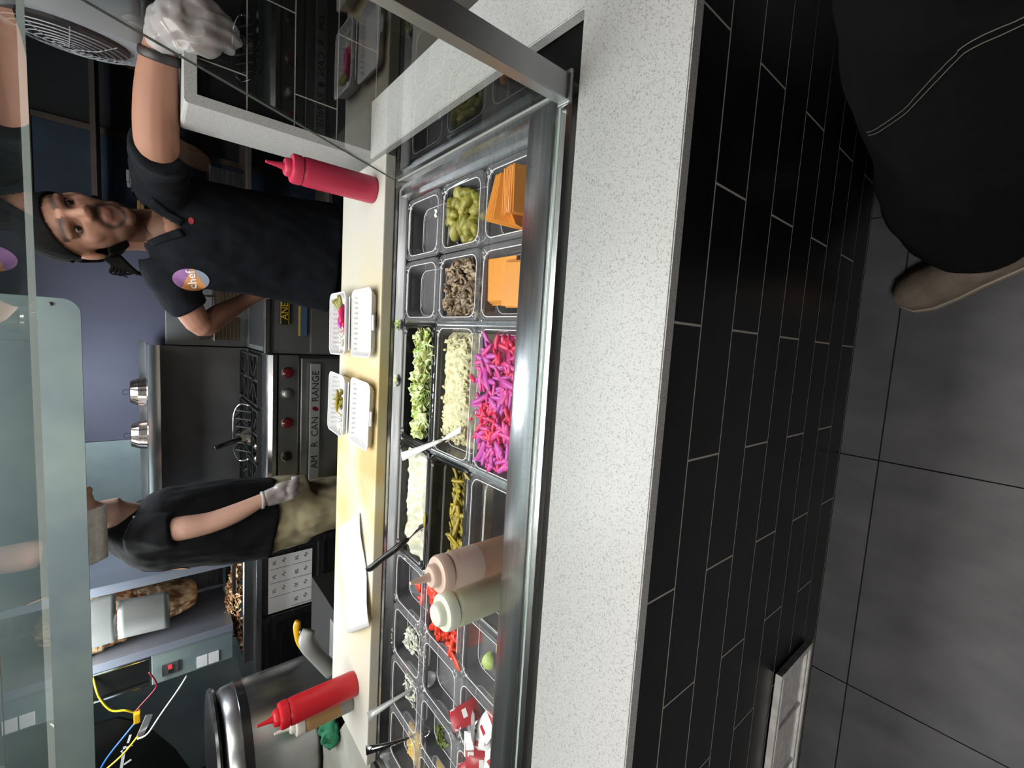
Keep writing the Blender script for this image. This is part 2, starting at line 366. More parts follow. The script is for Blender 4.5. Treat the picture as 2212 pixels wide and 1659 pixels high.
# --- white quartz ledge, L-shaped: along the front and back towards the kitchen on the right
L_ = [(-2.95, -.2915), (.325, -.2915), (.325, .752), (.160, .752), (.160, -.100), (-2.95, -.100)]
bm = bmesh.new(); vv = [bm.verts.new((x, y, .879)) for x, y in L_]; f_ = bm.faces.new(vv)
e_ = bmesh.ops.extrude_face_region(bm, geom=[f_]); bmesh.ops.translate(bm, vec=(0, 0, .021), verts=[v for v in e_['geom'] if isinstance(v, bmesh.types.BMVert)])
bmesh.ops.recalc_face_normals(bm, faces=bm.faces); bmesh.ops.bevel(bm, geom=list(bm.edges), offset=.0018, segments=2, affect='EDGES')
bm.verts.index_update(); q = ([v.co.copy() for v in bm.verts], [[v.index for v in f.verts] for f in bm.faces]); bm.free()
mk('quartz_ledge', q, 'quartz', label='speckled white quartz ledge running along the counter and turning the corner', cat='countertop')
structure('wall_return', box((.175, -.112, 0), (.31, .745, .878)), 'void_black', label='dark return wall under the quartz ledge')
# --- taller half wall at the right behind the ledge, black tiles in a white quartz frame
hw = structure('wall_half', box((.184, .7628, 0), (1.5, .934, 1.326)), 'grout', label='waist-high wall with black tiles and a white quartz frame', origin=False)
piece('quartz_frame', prism([(.158, 0), (.183, 0), (.183, 1.327), (1.5, 1.327), (1.5, 1.352), (.166, 1.352), (.160, 1.350), (.158, 1.344)], 'y', .750, .936), 'quartz', hw)
for r in range(0, 5):
    zt = 1.334 - .1125 * r; zb = zt - .1125; j0 = .272 - (.2032 if r % 2 else 0) + .0
    for k in range(-1, 4):
        a, b = max(j0 + TL * k, .184), min(j0 + TL * (k + 1), 1.5)
        if b - a > .02: piece('tile', box((a + .0013, .762, zb + .0013), (b - .0013, .770, min(zt, 1.3265) - .0013), .001, 1), 'tile_black_small', hw)
# --- kitchen walls, ceiling, customer-side walls
structure('wall_back', box((-1.07, 2.78, 0), (.06, 2.86, 2.75)), 'wall_lavender', label='lavender grey painted wall behind the range')
structure('wall_back_left', box((-3.4, 2.772, 0), (-1.072, 2.86, 2.75)), 'steel_dull', label='grey-green sheet metal wall behind the gyro broiler')
wr = structure('wall_back_right', box((.062, 2.79, 0), (2.0, 2.86, 2.75)), 'wall_dark', label='dark wall at the right of the kitchen')
structure('trim_1', box((.04, 2.74, 0), (.075, 2.79, 2.75)), 'wall_brown', label='brown corner trim beside the lavender wall')
d1 = structure('door_1', box((.20, 2.765, 0), (.62, 2.79, 1.86), .003), 'wall_blue', label='dim blue door in the dark back wall')
piece('door_frame', join(box((.17, 2.755, 0), (.20, 2.79, 1.90)), box((.62, 2.755, 0), (.65, 2.79, 1.90)), box((.17, 2.755, 1.86), (.65, 2.79, 1.90))), 'wall_brown', d1)
structure('wall_left', box((-3.5, -3.5, 0), (-3.4, 2.9, 2.75)), 'wall_dark', label='dark wall at the far left')
structure('wall_right', box((2.0, -3.5, 0), (2.1, 2.9, 2.75)), 'wall_dark', label='dark wall at the far right')
structure('wall_customer', box((-3.5, -3.6, 0), (2.1, -3.5, 2.75)), 'wall_brown', label='brown wall behind the customers')
structure('ceiling', box((-3.5, -3.6, 2.75), (2.1, 2.9, 2.8)), 'ceiling_paint', label='pale ceiling')
for i, (x, y, sx, sy, lb) in enumerate(((-.7, .22, 2.2, .3, 'long ceiling lamp over the food line'), (-1.5, -1.3, .6, .6, 'square ceiling lamp over the customer floor'), (-.7, 1.02, 1.6, .3, 'ceiling lamp over the kitchen aisle'))):
    t = thing('ceiling_lamp', lb, 'lamp', (x, y, 2.68))
    h = sx / 2 + .03; k = sy / 2 + .03
    mk('lamp_housing', join(box((x - h, y - k, 2.69), (x + h, y - k + .02, 2.75)), box((x - h, y + k - .02, 2.69), (x + h, y + k, 2.75)), box((x - h, y - k + .02, 2.69), (x - h + .02, y + k - .02, 2.75)), box((x + h - .02, y - k + .02, 2.69), (x + h, y + k - .02, 2.75))), 'fan_white', t)
    mk('lamp_panel', box((x - h + .02, y - k + .02, 2.70), (x + h - .02, y + k - .02, 2.71)), 'lamp_diffuser', t)
# --- white register at the foot of the tile wall
t = thing('wall_vent', 'scuffed white vent panel at the foot of the black tile wall', 'vent', (-1.42, -.295, .09))
vx0, vx1, vz0, vz1 = -1.75, -1.098, .085, .30
mk('vent_back', box((vx0 + .012, -.296, vz0 + .012), (vx1 - .012, -.292, vz1 - .012)), 'vent_white', t)
mk('vent_frame', join(box((vx0, -.305, vz0), (vx1, -.291, vz0 + .014), .002), box((vx0, -.305, vz1 - .014), (vx1, -.291, vz1), .002), box((vx0, -.305, vz0 + .014), (vx0 + .014, -.291, vz1 - .014)), box((vx1 - .014, -.305, vz0 + .014), (vx1, -.291, vz1 - .014))), 'vent_white', t)
for x in (-1.26, -1.42, -1.58): mk('vent_rib', box((x - .003, -.302, vz0 + .014), (x + .003, -.296, vz1 - .014)), 'vent_white', t)
mk('vent_slat', box((vx0 + .014, -.303, vz0 + .022), (vx1 - .014, -.296, vz0 + .032), .001), 'vent_white', t)
mk('vent_slat', box((vx0 + .014, -.303, vz1 - .034), (vx1 - .014, -.296, vz1 - .024), .001), 'vent_white', t)

# ================================================================ PREP TABLE
pt = thing('prep_table', 'stainless steel refrigerated prep table with rows of food pans', 'prep table', (-.82, .4, 0))
mk('front_rail', prism([(-.082, .80), (-.082, .893), (-.077, .900), (-.067, .902), (-.064, .898), (-.056, .898), (-.053, .905), (.007, .905), (.014, .902), (.014, .872), (.009, .872), (.009, .899), (-.066, .893), (-.066, .80)], 'x', -1.70, .062), 'steel', pt, smooth=25)
mk('back_rail', prism([(.533, .86), (.533, .876), (.536, .879), (.553, .893), (.556, .893), (.556, .86)], 'x', -1.69, .058), 'steel_dark', pt)
mk('end_rail', prism([(.001, .865), (.001, .876), (.012, .877), (.013, .889), (.026, .890), (.030, .9045), (.060, .9045), (.062, .902), (.062, .80), (.05, .80), (.05, .865)], 'y', -.052, .556), 'steel', pt, smooth=25)
mk('end_rail', prism([(-1.63, .865), (-1.63, .876), (-1.642, .877), (-1.643, .889), (-1.655, .890), (-1.66, .9045), (-1.698, .9045), (-1.70, .902), (-1.70, .80), (-1.68, .80), (-1.68, .865)], 'y', -.052, .556), 'steel', pt, smooth=25)
mk('well_liner', join(box((-1.64, .012, .68), (.03, .54, .69)), box((-1.64, .012, .69), (.03, .016, .865)), box((-1.64, .534, .69), (.03, .54, .858)), box((.026, .016, .69), (.03, .534, .865)), box((-1.64, .016, .69), (-1.636, .534, .865))), 'steel_liner', pt)
for k in range(1, 5): mk('divider_bar', box((-.325 * k - .007, .016, .862), (-.325 * k + .007, .533, .874), .002), 'steel', pt)
for y in (.1767, .3533): mk('divider_bar', box((-1.628, y - .004, .858), (0, y + .004, .8615)), 'steel_dark', pt)
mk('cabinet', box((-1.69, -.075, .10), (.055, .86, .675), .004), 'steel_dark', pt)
mk('board_support', box((-1.69, .557, .80), (.055, .86, .903), .002), 'steel', pt)
for x in (-1.62, 0): mk('leg', lathe([(.02, 0), (.02, .1)], (x, 0, 0), 12), 'steel', pt); mk('leg', lathe([(.02, 0), (.02, .1)], (x, .78, 0), 12), 'steel', pt)
# cutting board
mk('cutting_board', box((-1.665, .557, .9035), (.115, .885, .933), .003), 'board', label='long stained white cutting board behind the food pans', cat='cutting board')
# ================================================================ SNEEZE GUARD
sg = thing('sneeze_guard', 'clear glass sneeze guard with steel corner post over the food line', 'sneeze guard', (-.8, 0, .905))
def pane(name, g, faces_clear):
    o = mk(name, g, ['glass', 'pane_edge'], sg)
    n = o.data.polygons
    for p in n:
        ax = max(range(3), key=lambda i: abs(p.normal[i])); p.material_index = 0 if ax == faces_clear else 1
    return o
gp = prism([(-.066, .9055), (.545, .9055), (.205, 1.536), (-.066, 1.536)], 'x', .046, .050)
pane('side_pane', gp, 0)
pane('front_pane', box((-1.69, -.0625, .8985), (.0445, -.0575, 1.534)), 1)
so = pane('glass_shelf', box((-1.72, -.085, 1.537), (.075, .207, 1.5440)), 2); so.data.materials[0] = M['glass_green']; so.data.materials[1] = M['glass_edge']
mk('corner_post', join(box((.026, -.088, .9055), (.066, -.0665, 1.534), .002), box((.02, -.094, .9055), (.071, -.0667, .912), .002)), 'steel_worn', sg)
mk('corner_post', box((-1.71, -.088, .9055), (-1.692, -.0665, 1.534), .002), 'steel_worn', sg)
for sx_, sz_, sl_, sa_ in ((-.5235, .9302, .024, 4), (-.5262, .9158, .020, -3), (-.5425, .9348, .030, 2), (-.5745, .9208, .022, -6), (-.5885, .9115, .014, 8), (-.5970, .9295, .020, 3), (-.628, .9365, .026, -4), (-.6985, .912, .018, 5), (-.7125, .9150, .022, 0), (-.7255, .9168, .024, -3)): mk('smear', xf(box((-.0012, -.0004, -sl_ / 2), (.0012, 0, sl_ / 2)), T(sx_, -.0628, sz_) @ rot('Y', sa_)), 'film', sg)
mk('seal_strip', tube([(.0455, -.05, .9065, .003), (.0455, .2, .9065, .0035), (.0455, .53, .9065, .003)], 6), 'grey_plastic', sg)

# ================================================================ FOOD PANS
RIM = .8785
def pan(cx, cy_, hx, hy, d, m, label):
    z = RIM
    lv = [(-d, hx - .024, hy - .024, .03), (-.042, hx - .016, hy - .016, .028), (-.005, hx - .0125, hy - .0125, .026), (-.005, hx - .0005, hy - .0005, .017), (-.001, hx, hy, .018), (.0012, hx - .002, hy - .002, .018), (.0012, hx - .005, hy - .005, .019), (-.0008, hx - .007, hy - .007, .02), (.0008, hx - .009, hy - .009, .021), (-.003, hx - .0135, hy - .0135, .024), (-.033, hx - .0165, hy - .0165, .026), (-.0355, hx - .0215, hy - .0215, .027), (-d + .003, hx - .027, hy - .027, .03)]
    if d < .06: lv = [(-d, hx - .024, hy - .024, .03), (-d + .004, hx - .0185, hy - .0185, .03)] + lv[2:10] + [(-d + .009, hx - .019, hy - .019, .027), (-d + .004, hx - .0225, hy - .0225, .027), (-d + .003, hx - .027, hy - .027, .026)]
    t = thing('food_pan', label, 'food pan', (cx, cy_, z - d), group='food pans in the prep table')
    mk('pan_body', rrloft(lv[:7], 5, (cx, cy_, z), (True, False)), m, t, smooth=40)
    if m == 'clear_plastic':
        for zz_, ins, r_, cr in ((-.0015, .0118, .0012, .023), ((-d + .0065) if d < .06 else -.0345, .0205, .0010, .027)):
            lp = [(cx + x, cy_ + y, z + zz_, r_) for x, y in rr(hx - ins, hy - ins, cr, 5)]; mk('painted_highlight', tube(lp + [lp[0]], 5, cap=False), 'highlight_white', t, smooth=True)  # white rings painting the highlight along inner rim and bottom edge
    mk('pan_inside', rrloft(lv[6:], 5, (cx, cy_, z), (False, True)), m, t, smooth=40)
    return t
SX, SY = .1625, .1767
H6 = (SX / 2 - .0015, SY / 2 - .0015); H3 = (SX - .0015, SY / 2 - .0015)
YB, YM, YF = .4417, .265, .0884
def px(n): return -SX * (n + .5)
six = {(0, YB): 'empty clear pan with a white scrap on its rim', (0, YM): 'clear pan heaped with whole pickled pepperoncini', (0, YF): 'clear pan with orange cheese slices standing on edge',
       (1, YB): 'empty clear pan with a reddish dark bottom beside the mushrooms', (1, YM): 'clear pan filled with sliced cooked mushrooms', (1, YF): 'clear pan with two flat packs of orange cheese slices',
       (6, YB): 'clear pan with a few red tomato scraps beside the white sauce', (6, YM): 'clear pan of red tomato wedges behind the two squeeze bottles', (6, YF): 'clear pan with a single lime wedge on its bottom',
       (7, YB): 'clear pan with chopped white onion', (7, YM): 'empty clear pan between the onions and the condiment packets', (7, YF): 'clear pan holding red and white condiment packets',
       (8, YB): 'clear pan with white crumbs and a metal spoon', (8, YM): 'clear pan with green herb scraps on its bottom', (8, YF): 'clear pan at the front left with red packets',
       (9, YB): 'clear pan with yellow hummus and a metal spoon', (9, YM): 'clear pan with a yellowish film at the left end', (9, YF): 'clear pan at the front left corner of the table'}
for (n, y), lb in six.items(): pan(px(n), y, *H6, .10 if (n, y) in ((0, YM), (0, YF), (1, YM), (1, YF), (6, YM)) else .045, 'clear_plastic', lb)
pan(-SX * 3, YB, *H3, .10, 'black_plastic', 'long black pan half full of shredded lettuce')
pan(-SX * 3, YM, *H3, .10, 'clear_plastic', 'long clear pan full of pale creamy slaw')
pan(-SX * 3, YF, *H3, .10, 'clear_plastic', 'long clear pan heaped with pink pickled turnips')
pan(-SX * 5, YB, *H3, .10, 'black_plastic', 'long black pan of thick white yogurt sauce')
pan(-SX * 5, YM, *H3, .10, 'black_plastic', 'long black pan with yellow pickled pepper strips')
pan(-SX * 5, YF, *H3, .10, 'clear_plastic', 'long clear pan with two squeeze bottles standing in it')

# ---------------- food
def heap(x, y, cx, cy_, hx, hy, base, top, edge=.6):
    u, v = abs(x - cx) / hx, abs(y - cy_) / hy
    return base + (top - base) * max(0, 1 - max(u, v) ** 3 * edge)
def variants(name, geos, mats, label, cat, group):
    out = []
    for g, m in zip(geos, mats):
        o = mk(name, g, m, smooth=True, origin=False); tag(o, label, cat, group); out.append(o)
    return out
def scatter(protos, pts):
    used = set()
    for (x, y, z, rx, ry, rz, s, k) in pts:
        o = protos[k]
        if k in used: o = o.copy(); C.objects.link(o)
        used.add(k); o.location = (x, y, z); o.rotation_euler = (rx, ry, rz); o.scale = (s, s, s)
    for i, o in enumerate(protos):
        if i not in used: bpy.data.objects.remove(o)
def U(a, b): return random.uniform(a, b)
# pepperoncini
def pepper_geo(seed):
    R = random.Random(seed); L = .044
    P = [(-.5 * L, 0, 0, .003), (-.42 * L, 0, .001, .0105), (-.15 * L, 0, .003, .0135 + R.uniform(-.001, .001)), (.15 * L, .001, .003, .0125), (.38 * L, .003, 0, .009), (.55 * L, .006, -.004, .0035)]
    g = tube(spline(P, 3), 10); V = [Vector(v) + Vector((0, 0, 0)) * 0 for v in g[0]]
    V = [v + mnoise.noise_vector(v * 70 + Vector((seed * 3.1, 0, 0))) * .0028 for v in V]; return V, g[1]
pr = variants('pepperoncini', [pepper_geo(i) for i in range(4)], ['pepper', 'pepper_b', 'pepper', 'pepper_b'], 'olive green pickled pepperoncini pepper in the heap beside the cheese', 'pepper', 'pickled pepperoncini')
P = []
for i in range(56):
    x, y = px(0) + U(-.05, .05), YM + U(-.058, .058); z = heap(x, y, px(0), YM, .07, .075, .832, .866) + (i % 3) * .008 - .008
    P.append((x, y, z, U(-.5, .5), U(-.6, .6), U(0, 6.28), U(.72, .98), i % 4))
scatter(pr, P)
# mushrooms
def slice_geo(seed):
    R = random.Random(seed); w, l = R.uniform(.006, .011), R.uniform(.016, .026); grid = []
    for i in range(5):
        t = i / 4; ww = w * (1 - .55 * abs(t - .35)); grid.append([(l * (t - .5), ww * (j - 1), .006 * (t - .5) ** 2 * 4 + .002 * (j - 1) ** 2) for j in range(3)])
    return sheet(grid, .0035)
pr = variants('mushroom_slice', [slice_geo(i) for i in range(6)], ['mushroom', 'mushroom_b'] * 3, 'brown cooked mushroom slice in the pan beside the cheese packs', 'mushroom', 'mushroom slices')
P = []
for i in range(150):
    x, y = px(1) + U(-.058, .058), YM - .006 + U(-.055, .062); z = heap(x, y, px(1), YM, .075, .08, .842, .869) + U(-.004, .006)
    P.append((x, y, z, U(-.9, .9), U(-.9, .9), U(0, 6.28), U(.8, 1.2), i % 6))
scatter(pr, P)
mk('mushroom_bed', rrloft([(.80, .05, .055, .02), (.838, .056, .062, .02), (.853, .045, .05, .02)], 4, (px(1), YM, 0)), 'mushroom_b', label='dark mushroom juice and scraps under the sliced mushrooms', cat='mushrooms', kind='stuff')
# cheese slices
cs = mk('cheese_slice', box((-.044, -.044, -.00135), (.044, .044, .00135), .0012, 1), 'cheese', origin=False)
tag(cs, 'orange cheese slice', 'cheese', 'cheese slices'); first = [True]
def cheese(x, y, z, e, label):
    o = cs
    if not first[0]: o = cs.copy(); C.objects.link(o)
    first[0] = False; o.location = (x, y, z); o.rotation_euler = e; o['label'] = label
for i in range(9): cheese(px(0) + .004 + U(-.002, .002), YF - .058 + i * .0034, .862 + U(-.002, .003), (rad(74 - i * 1.6), rad(U(-2, 2)), rad(U(-3, 3))), 'orange cheese slice standing on edge in the front right pan')
for i in range(5): cheese(px(0) - .006 + U(-.003, .003), YF - .018 + i * .007, .868 - .001 * i, (rad(56 - 3 * i), rad(4), rad(-6 - 2 * i)), 'orange cheese slice leaning back in the fan of the front right pan')
for i in range(8): cheese(px(0) - .03 - i * .0028, YF - .035, .852 - .0015 * i, (rad(78), rad(8), rad(40 + i * 4)), 'orange cheese slice in the fanned bundle at the left of the front right pan')
for i in range(7): cheese(px(1) + .003 + i * .0012, YF + .034 - i * .001, .846 + i * .0029, (rad(3), rad(-2), rad(2 + U(-3, 3))), 'orange cheese slice in the rear flat pack of the second cheese pan')
for i in range(9): cheese(px(1) - .004 + U(-.002, .002), YF - .036 + U(-.001, .001), .846 + i * .0029, (rad(7), rad(1), rad(-3 + U(-2, 2))), 'orange cheese slice in the front flat pack of the second cheese pan')
mk('paper_scrap', sheet([[(px(0) + .01 + .006 * i, .3625 + .005 * j, .8815 + .003 * (i % 2)) for j in range(3)] for i in range(4)], .0006), 'paper', label='small white scrap on the rim of the empty pan', cat='scrap')
# lettuce
def strips(n, fx, L, W, seed, curl=.5, th=.0009):
    R = random.Random(seed); gs = []
    for i in range(n):
        x, y, z = fx(R); l, w_ = R.uniform(*L), R.uniform(*W); k = R.uniform(-curl, curl); tw = R.uniform(-.8, .8)
        grid = [[(l * (a / 4 - .5), w_ * (b - .5) * (1 - .5 * (a / 4 - .5) ** 2), k * l * ((a / 4 - .5) ** 2 - .1) + w_ * .35 * sin(a * 1.7 + i) * (b - .5)) for b in range(2)] for a in range(5)]
        g = sheet(grid, th); m = T(x, y, z) @ Matrix.Rotation(R.uniform(0, 6.28), 4, 'Z') @ Matrix.Rotation(R.uniform(-.9, .9), 4, 'Y') @ Matrix.Rotation(tw, 4, 'X')
        gs.append(withmat(xf(g, m), R.choice((0, 0, 1))))
    return join(*gs)
def lz(R):
    x = -SX * 3 + R.uniform(-.125, .135); y = .400 + R.uniform(-.026, .062) * (1 if x > -.42 else .72); return x, y, .842 + .036 * (1 - ((y - .40) / .085) ** 2) + R.uniform(-.008, .010)
mk('shredded_lettuce', strips(460, lz, (.020, .05), (.010, .026), 3, .7), ['lettuce', 'lettuce_pale'], label='shredded pale green lettuce in the long black pan', cat='lettuce', kind='stuff', smooth=True)
mk('lettuce_scrap', strips(5, lambda R: (-.335 + R.uniform(-.012, .012), .535, .894), (.012, .02), (.006, .01), 9), ['lettuce', 'lettuce_pale'], label='lettuce scrap on the steel rim near the mushrooms', cat='lettuce')
mk('lettuce_scrap', strips(5, lambda R: (-.49 + R.uniform(-.012, .012), .537, .894), (.012, .02), (.006, .01), 10), ['lettuce_pale', 'lettuce_pale'], label='lettuce scrap on the steel rim behind the middle of the black pan', cat='lettuce')
# slaw
def slab(cx, cy_, hx, hy, base, f, nx=60, ny=34):
    V = []; F = []
    for i in range(nx + 1):
        for j in range(ny + 1):
            u, v = -1 + 2 * i / nx, -1 + 2 * j / ny; V.append((cx + hx * u, cy_ + hy * v, f(cx + hx * u, cy_ + hy * v, u, v)))
    k = len(V)
    for i in range(nx):
        for j in range(ny): a = i * (ny + 1) + j; F.append([a, a + ny + 1, a + ny + 2, a + 1])
    ring = [i * (ny + 1) for i in range(nx + 1)] + [nx * (ny + 1) + j for j in range(1, ny + 1)] + [i * (ny + 1) + ny for i in range(nx - 1, -1, -1)] + [j for j in range(ny - 1, 0, -1)]
    V += [(V[r][0], V[r][1], base) for r in ring]
    for i in range(len(ring)): j = (i + 1) % len(ring); F.append([ring[i], k + i, k + j, ring[j]])
    F.append([k + i for i in range(len(ring))]); return V, F
def nz(x, y, s, o=0): return mnoise.noise(Vector((x * s, y * s, o)))
def fslaw(x, y, u, v): return .845 + .034 * (1 - max(abs(u) ** 5, abs(v) ** 4)) + .007 * nz(x, y, 90) + .005 * nz(x, y, 40, 3) - (.012 if u < -.82 else 0)
mk('creamy_slaw', join(slab(-SX * 3 + .004, .262, .138, .061, .79, fslaw, 90, 44), withmat(strips(260, lambda R: (-SX * 3 + R.uniform(-.12, .13), .262 + R.uniform(-.05, .05), .870 + R.uniform(-.004, .004)), (.008, .018), (.004, .008), 21, .6, .003), 0)), 'slaw', label='pale shredded creamy slaw in the long clear pan', cat='slaw', kind='stuff', smooth=True)
# pink pickled turnips
def stick(seed):
    R = random.Random(seed); l = R.uniform(.032, .056); w_ = R.uniform(.0045, .0072); h = R.uniform(.0035, .0055); b = R.uniform(-.35, .35)
    g = tube([(l * (t - .5), b * l * (t - .5) ** 2, 0, w_ * (1 - .5 * abs(2 * t - 1) ** 3), h * (1 - .5 * abs(2 * t - 1) ** 3)) for t in [i / 6 for i in range(7)]], 6, ref=(0, 1, 0)); return g
pr = variants('pickled_turnip_stick', [stick(i) for i in range(9)], ['turnip', 'turnip_b', 'turnip_c'] * 3, 'bright pink pickled turnip stick in the heaped front pan', 'turnip', 'pink pickled turnip sticks')
P = []
for i in range(270):
    x, y = -SX * 3 + U(-.135, .128), YF + U(-.066, .060); k = (i % 3) * 3
    zz = heap(x, y, -SX * 3, YF, .17, .09, .846, .884, .8) + U(-.010, .008)
    red = nz(x, y, 14, 5) > .05 or (x > -.40 and y < .10)
    P.append((x, y, zz, U(-.6, .6), U(-.5, .5), U(0, 6.28), U(.85, 1.1), random.choice([1, 4, 7, 0]) if red else random.choice([2, 5, 8, 0, 3])))
for i_, lb_ in enumerate(('bright pink', 'red', 'purple pink') * 3): pr[i_]['label'] = lb_ + ' pickled turnip stick in the heaped front pan'
P += [(-.445, .172, .885, .2, .3, 1.2, .9, 1), (-.535, .173, .884, 0, .4, 1.9, .75, 4)]
scatter(pr, P)
mk('pickle_brine', slab(-SX * 3, YF, .138, .062, .79, lambda x, y, u, v: .838 + .006 * nz(x, y, 60), 30, 14), 'turnip', label='pink pickling brine under the turnip sticks', cat='brine', kind='stuff', smooth=True)
# yogurt sauce
def ftz(x, y, u, v):
    z = .848 + .018 * (.5 - .5 * v) + .010 * (max(abs(u), abs(v)) > .86) + .010 * sin(u * 17 + 1.5 * sin(v * 2)) * (1 - abs(v)) + .012 * nz(x, y, 30) + .004 * nz(x, y, 75, 2)
    return z - .010 * max(0, 1 - ((u + .1) ** 2 + (v - .2) ** 2) * 4)
mk('yogurt_sauce', slab(-SX * 5, YB, .139, .063, .79, ftz, 80, 34), 'tzatziki', label='thick white yogurt sauce in the long black pan', cat='sauce', kind='stuff', smooth=True)
# yellow pepper strips
pr = variants('pepper_strip', [stick(i + 40) for i in range(6)], ['banana_pepper', 'banana_pepper_b'] * 3, 'olive yellow pickled pepper strip in the long black pan', 'pepper', 'yellow pickled pepper strips')
P = []
for i in range(120):
    x = -SX * 5 + U(-.12, .13); y = .232 + U(-.032, .042); P.append((x, y, .842 + .026 * (1 - abs(y - .232) / .05) + U(-.006, .006), U(-.5, .5), U(-.5, .5), U(-.5, .5) + (1.57 if i % 5 == 0 else .2), U(.8, 1.25), i % 6))
P += [(-.80, .302, .84, 0, 0, .1, .8, 0), (-.83, .355, .884, 0, .2, .3, .8, 0), (-.665, .175, .884, 0, 0, 1.2, .6, 0)]
scatter(pr, P)
mk('pepper_brine', slab(-SX * 5, .238, .13, .042, .79, lambda x, y, u, v: .826 + .004 * nz(x, y, 60), 24, 10), 'banana_pepper_b', label='dark yellow brine under the pepper strips', cat='brine', kind='stuff', smooth=True)
# tomatoes
def wedge(seed):
    R = random.Random(seed); V = []; F = []; n = 7; l = .022
    for i in range(n):
        a = pi * i / (n - 1); s = sin(a) * .85 + .15; V += [(-l * cos(a), 0, .012 * s), (-l * cos(a), .011 * s, -.004 * s), (-l * cos(a), -.011 * s, -.004 * s)]
    for i in range(n - 1):
        for j in range(3): k = (j + 1) % 3; F.append([i * 3 + j, i * 3 + k, i * 3 + 3 + k, i * 3 + 3 + j])
    F += [[0, 1, 2], [(n - 1) * 3 + 2, (n - 1) * 3 + 1, (n - 1) * 3]]; V = [Vector(v) + mnoise.noise_vector(Vector(v) * 90 + Vector((seed, 0, 0))) * .002 for v in V]; return V, F
pr = variants('tomato_wedge', [wedge(i) for i in range(4)], ['tomato'] * 4, 'red tomato wedge in the pan behind the squeeze bottles', 'tomato', 'tomato wedges')
P = []
for i in range(64):
    x, y = px(6) + U(-.052, .052), YM + U(-.058, .058); P.append((x, y, heap(x, y, px(6), YM, .07, .08, .842, .868) + U(-.006, .006), U(-1, 1), U(-.8, .8), U(0, 6.28), U(.8, 1.2), i % 4))
scatter(pr, P)
mk('tomato_pulp', slab(px(6), YM, .055, .061, .79, lambda x, y, u, v: .846 + .006 * nz(x, y, 60), 16, 16), 'tomato', label='red tomato juice under the tomato wedges', cat='juice', kind='stuff', smooth=True)
pr = variants('tomato_scrap', [wedge(i + 9) for i in range(2)], ['tomato'] * 2, 'red tomato scrap in the pan left of the white sauce', 'tomato', 'tomato scraps')
scatter(pr, [(px(6) + U(-.03, .045), YB - .03 + U(-.02, .03), .842 + .006 * (i % 3), U(-.6, .6), U(-.6, .6), U(0, 6), .9, i % 2) for i in range(9)])
mk('tomato_slice', xf(ball((0, 0, 0), (.026, .0095, .004), 14, 8), T(px(6) - .052, YM - .082, .8845) @ rot('Z', 62)), 'tomato', smooth=True, label='flat red tomato piece lying across the pan rims', cat='tomato')
# onion, crumbs, hummus, herbs
def chips(n, fx, a, b, seed):
    R = random.Random(seed); gs = []
    for i in range(n):
        x, y, z = fx(R); s = [R.uniform(a, b) for _ in range(3)]
        gs.append(xf(box((-s[0], -s[1] * .5, -s[2] * .35), (s[0], s[1] * .5, s[2] * .35)), T(x, y, z) @ Matrix.Rotation(R.uniform(0, 6), 4, 'Z') @ Matrix.Rotation(R.uniform(-.7, .7), 4, 'Y')))
    return join(*gs)
def onz(R):
    r = R.random() ** .5; a = R.uniform(0, 6.28); x = px(7) - .022 + .034 * r * cos(a); y = YB + .026 + .03 * r * sin(a)
    return x, y, .840 + .022 * (1 - r) + R.uniform(0, .008)
mk('chopped_onion', join(chips(170, onz, .003, .008, 4), chips(40, lambda R: (px(7) + R.uniform(-.05, .05), YB + R.uniform(-.05, .05), .8385), .002, .005, 5), chips(12, lambda R: (px(7) + R.uniform(-.06, .075), YB + R.choice((-.083, .083)) + R.uniform(-.004, .004), .8815), .002, .004, 6)), 'onion', label='chopped white onion scattered in its pan and on the rims', cat='onion', kind='stuff')
mk('cheese_crumbs', chips(46, lambda R: (px(8) - .02 + R.uniform(-.03, .05), YB + .02 + R.uniform(-.03, .03), .8395 + R.uniform(0, .012)), .003, .009, 8), 'onion', label='white crumbs on the bottom of the pan with the plain spoon', cat='crumbs', kind='stuff')
mk('hummus', slab(px(9) - .008, YB - .005, .05, .036, .8367, lambda x, y, u, v: .840 + .024 * (1 - max(abs(u), abs(v)) ** 2) * (.6 + .6 * nz(x, y, 40)) + .006 * nz(x, y, 120), 34, 24), 'hummus', smooth=True, label='yellow hummus left in the pan at the far left', cat='hummus', kind='stuff')
mk('hummus', slab(px(9) + .005, YM + .02, .05, .03, .8367, lambda x, y, u, v: .839 + .004 * nz(x, y, 60), 16, 12), 'hummus', smooth=True, label='thin yellow sauce film in the middle left pan', cat='sauce', kind='stuff')
mk('herb_scraps', chips(60, lambda R: (px(8) + R.gauss(-.03, .016), YM + .03 + R.gauss(0, .013), .8385 + R.uniform(0, .006)), .002, .006, 11), 'herb', label='green herb scraps on the bottom of a clear pan', cat='herbs', kind='stuff')
# lime wedge
def lime():
    g = lathe([(0.0005, 0), (.018, .0), (.021, .002), (.0195, .010), (.012, .018), (.0005, .021)], n=14); V = [Vector((v[0], max(v[1], -.002), v[2])) for v in g[0]]; return V, g[1]
mk('lime_wedge', xf(lime(), T(px(6) - .016, YF + .016, .843) @ rot('X', 70)), 'cucumber', smooth=40, label='pale green lime wedge lying alone in a clear pan', cat='lime')
mk('lime_wedge', xf(lime(), T(px(6) + .035, YF - .03, .840) @ rot('X', 40)), 'cucumber', smooth=40, label='pale green lime wedge half hidden beside the greenish squeeze bottle', cat='lime')
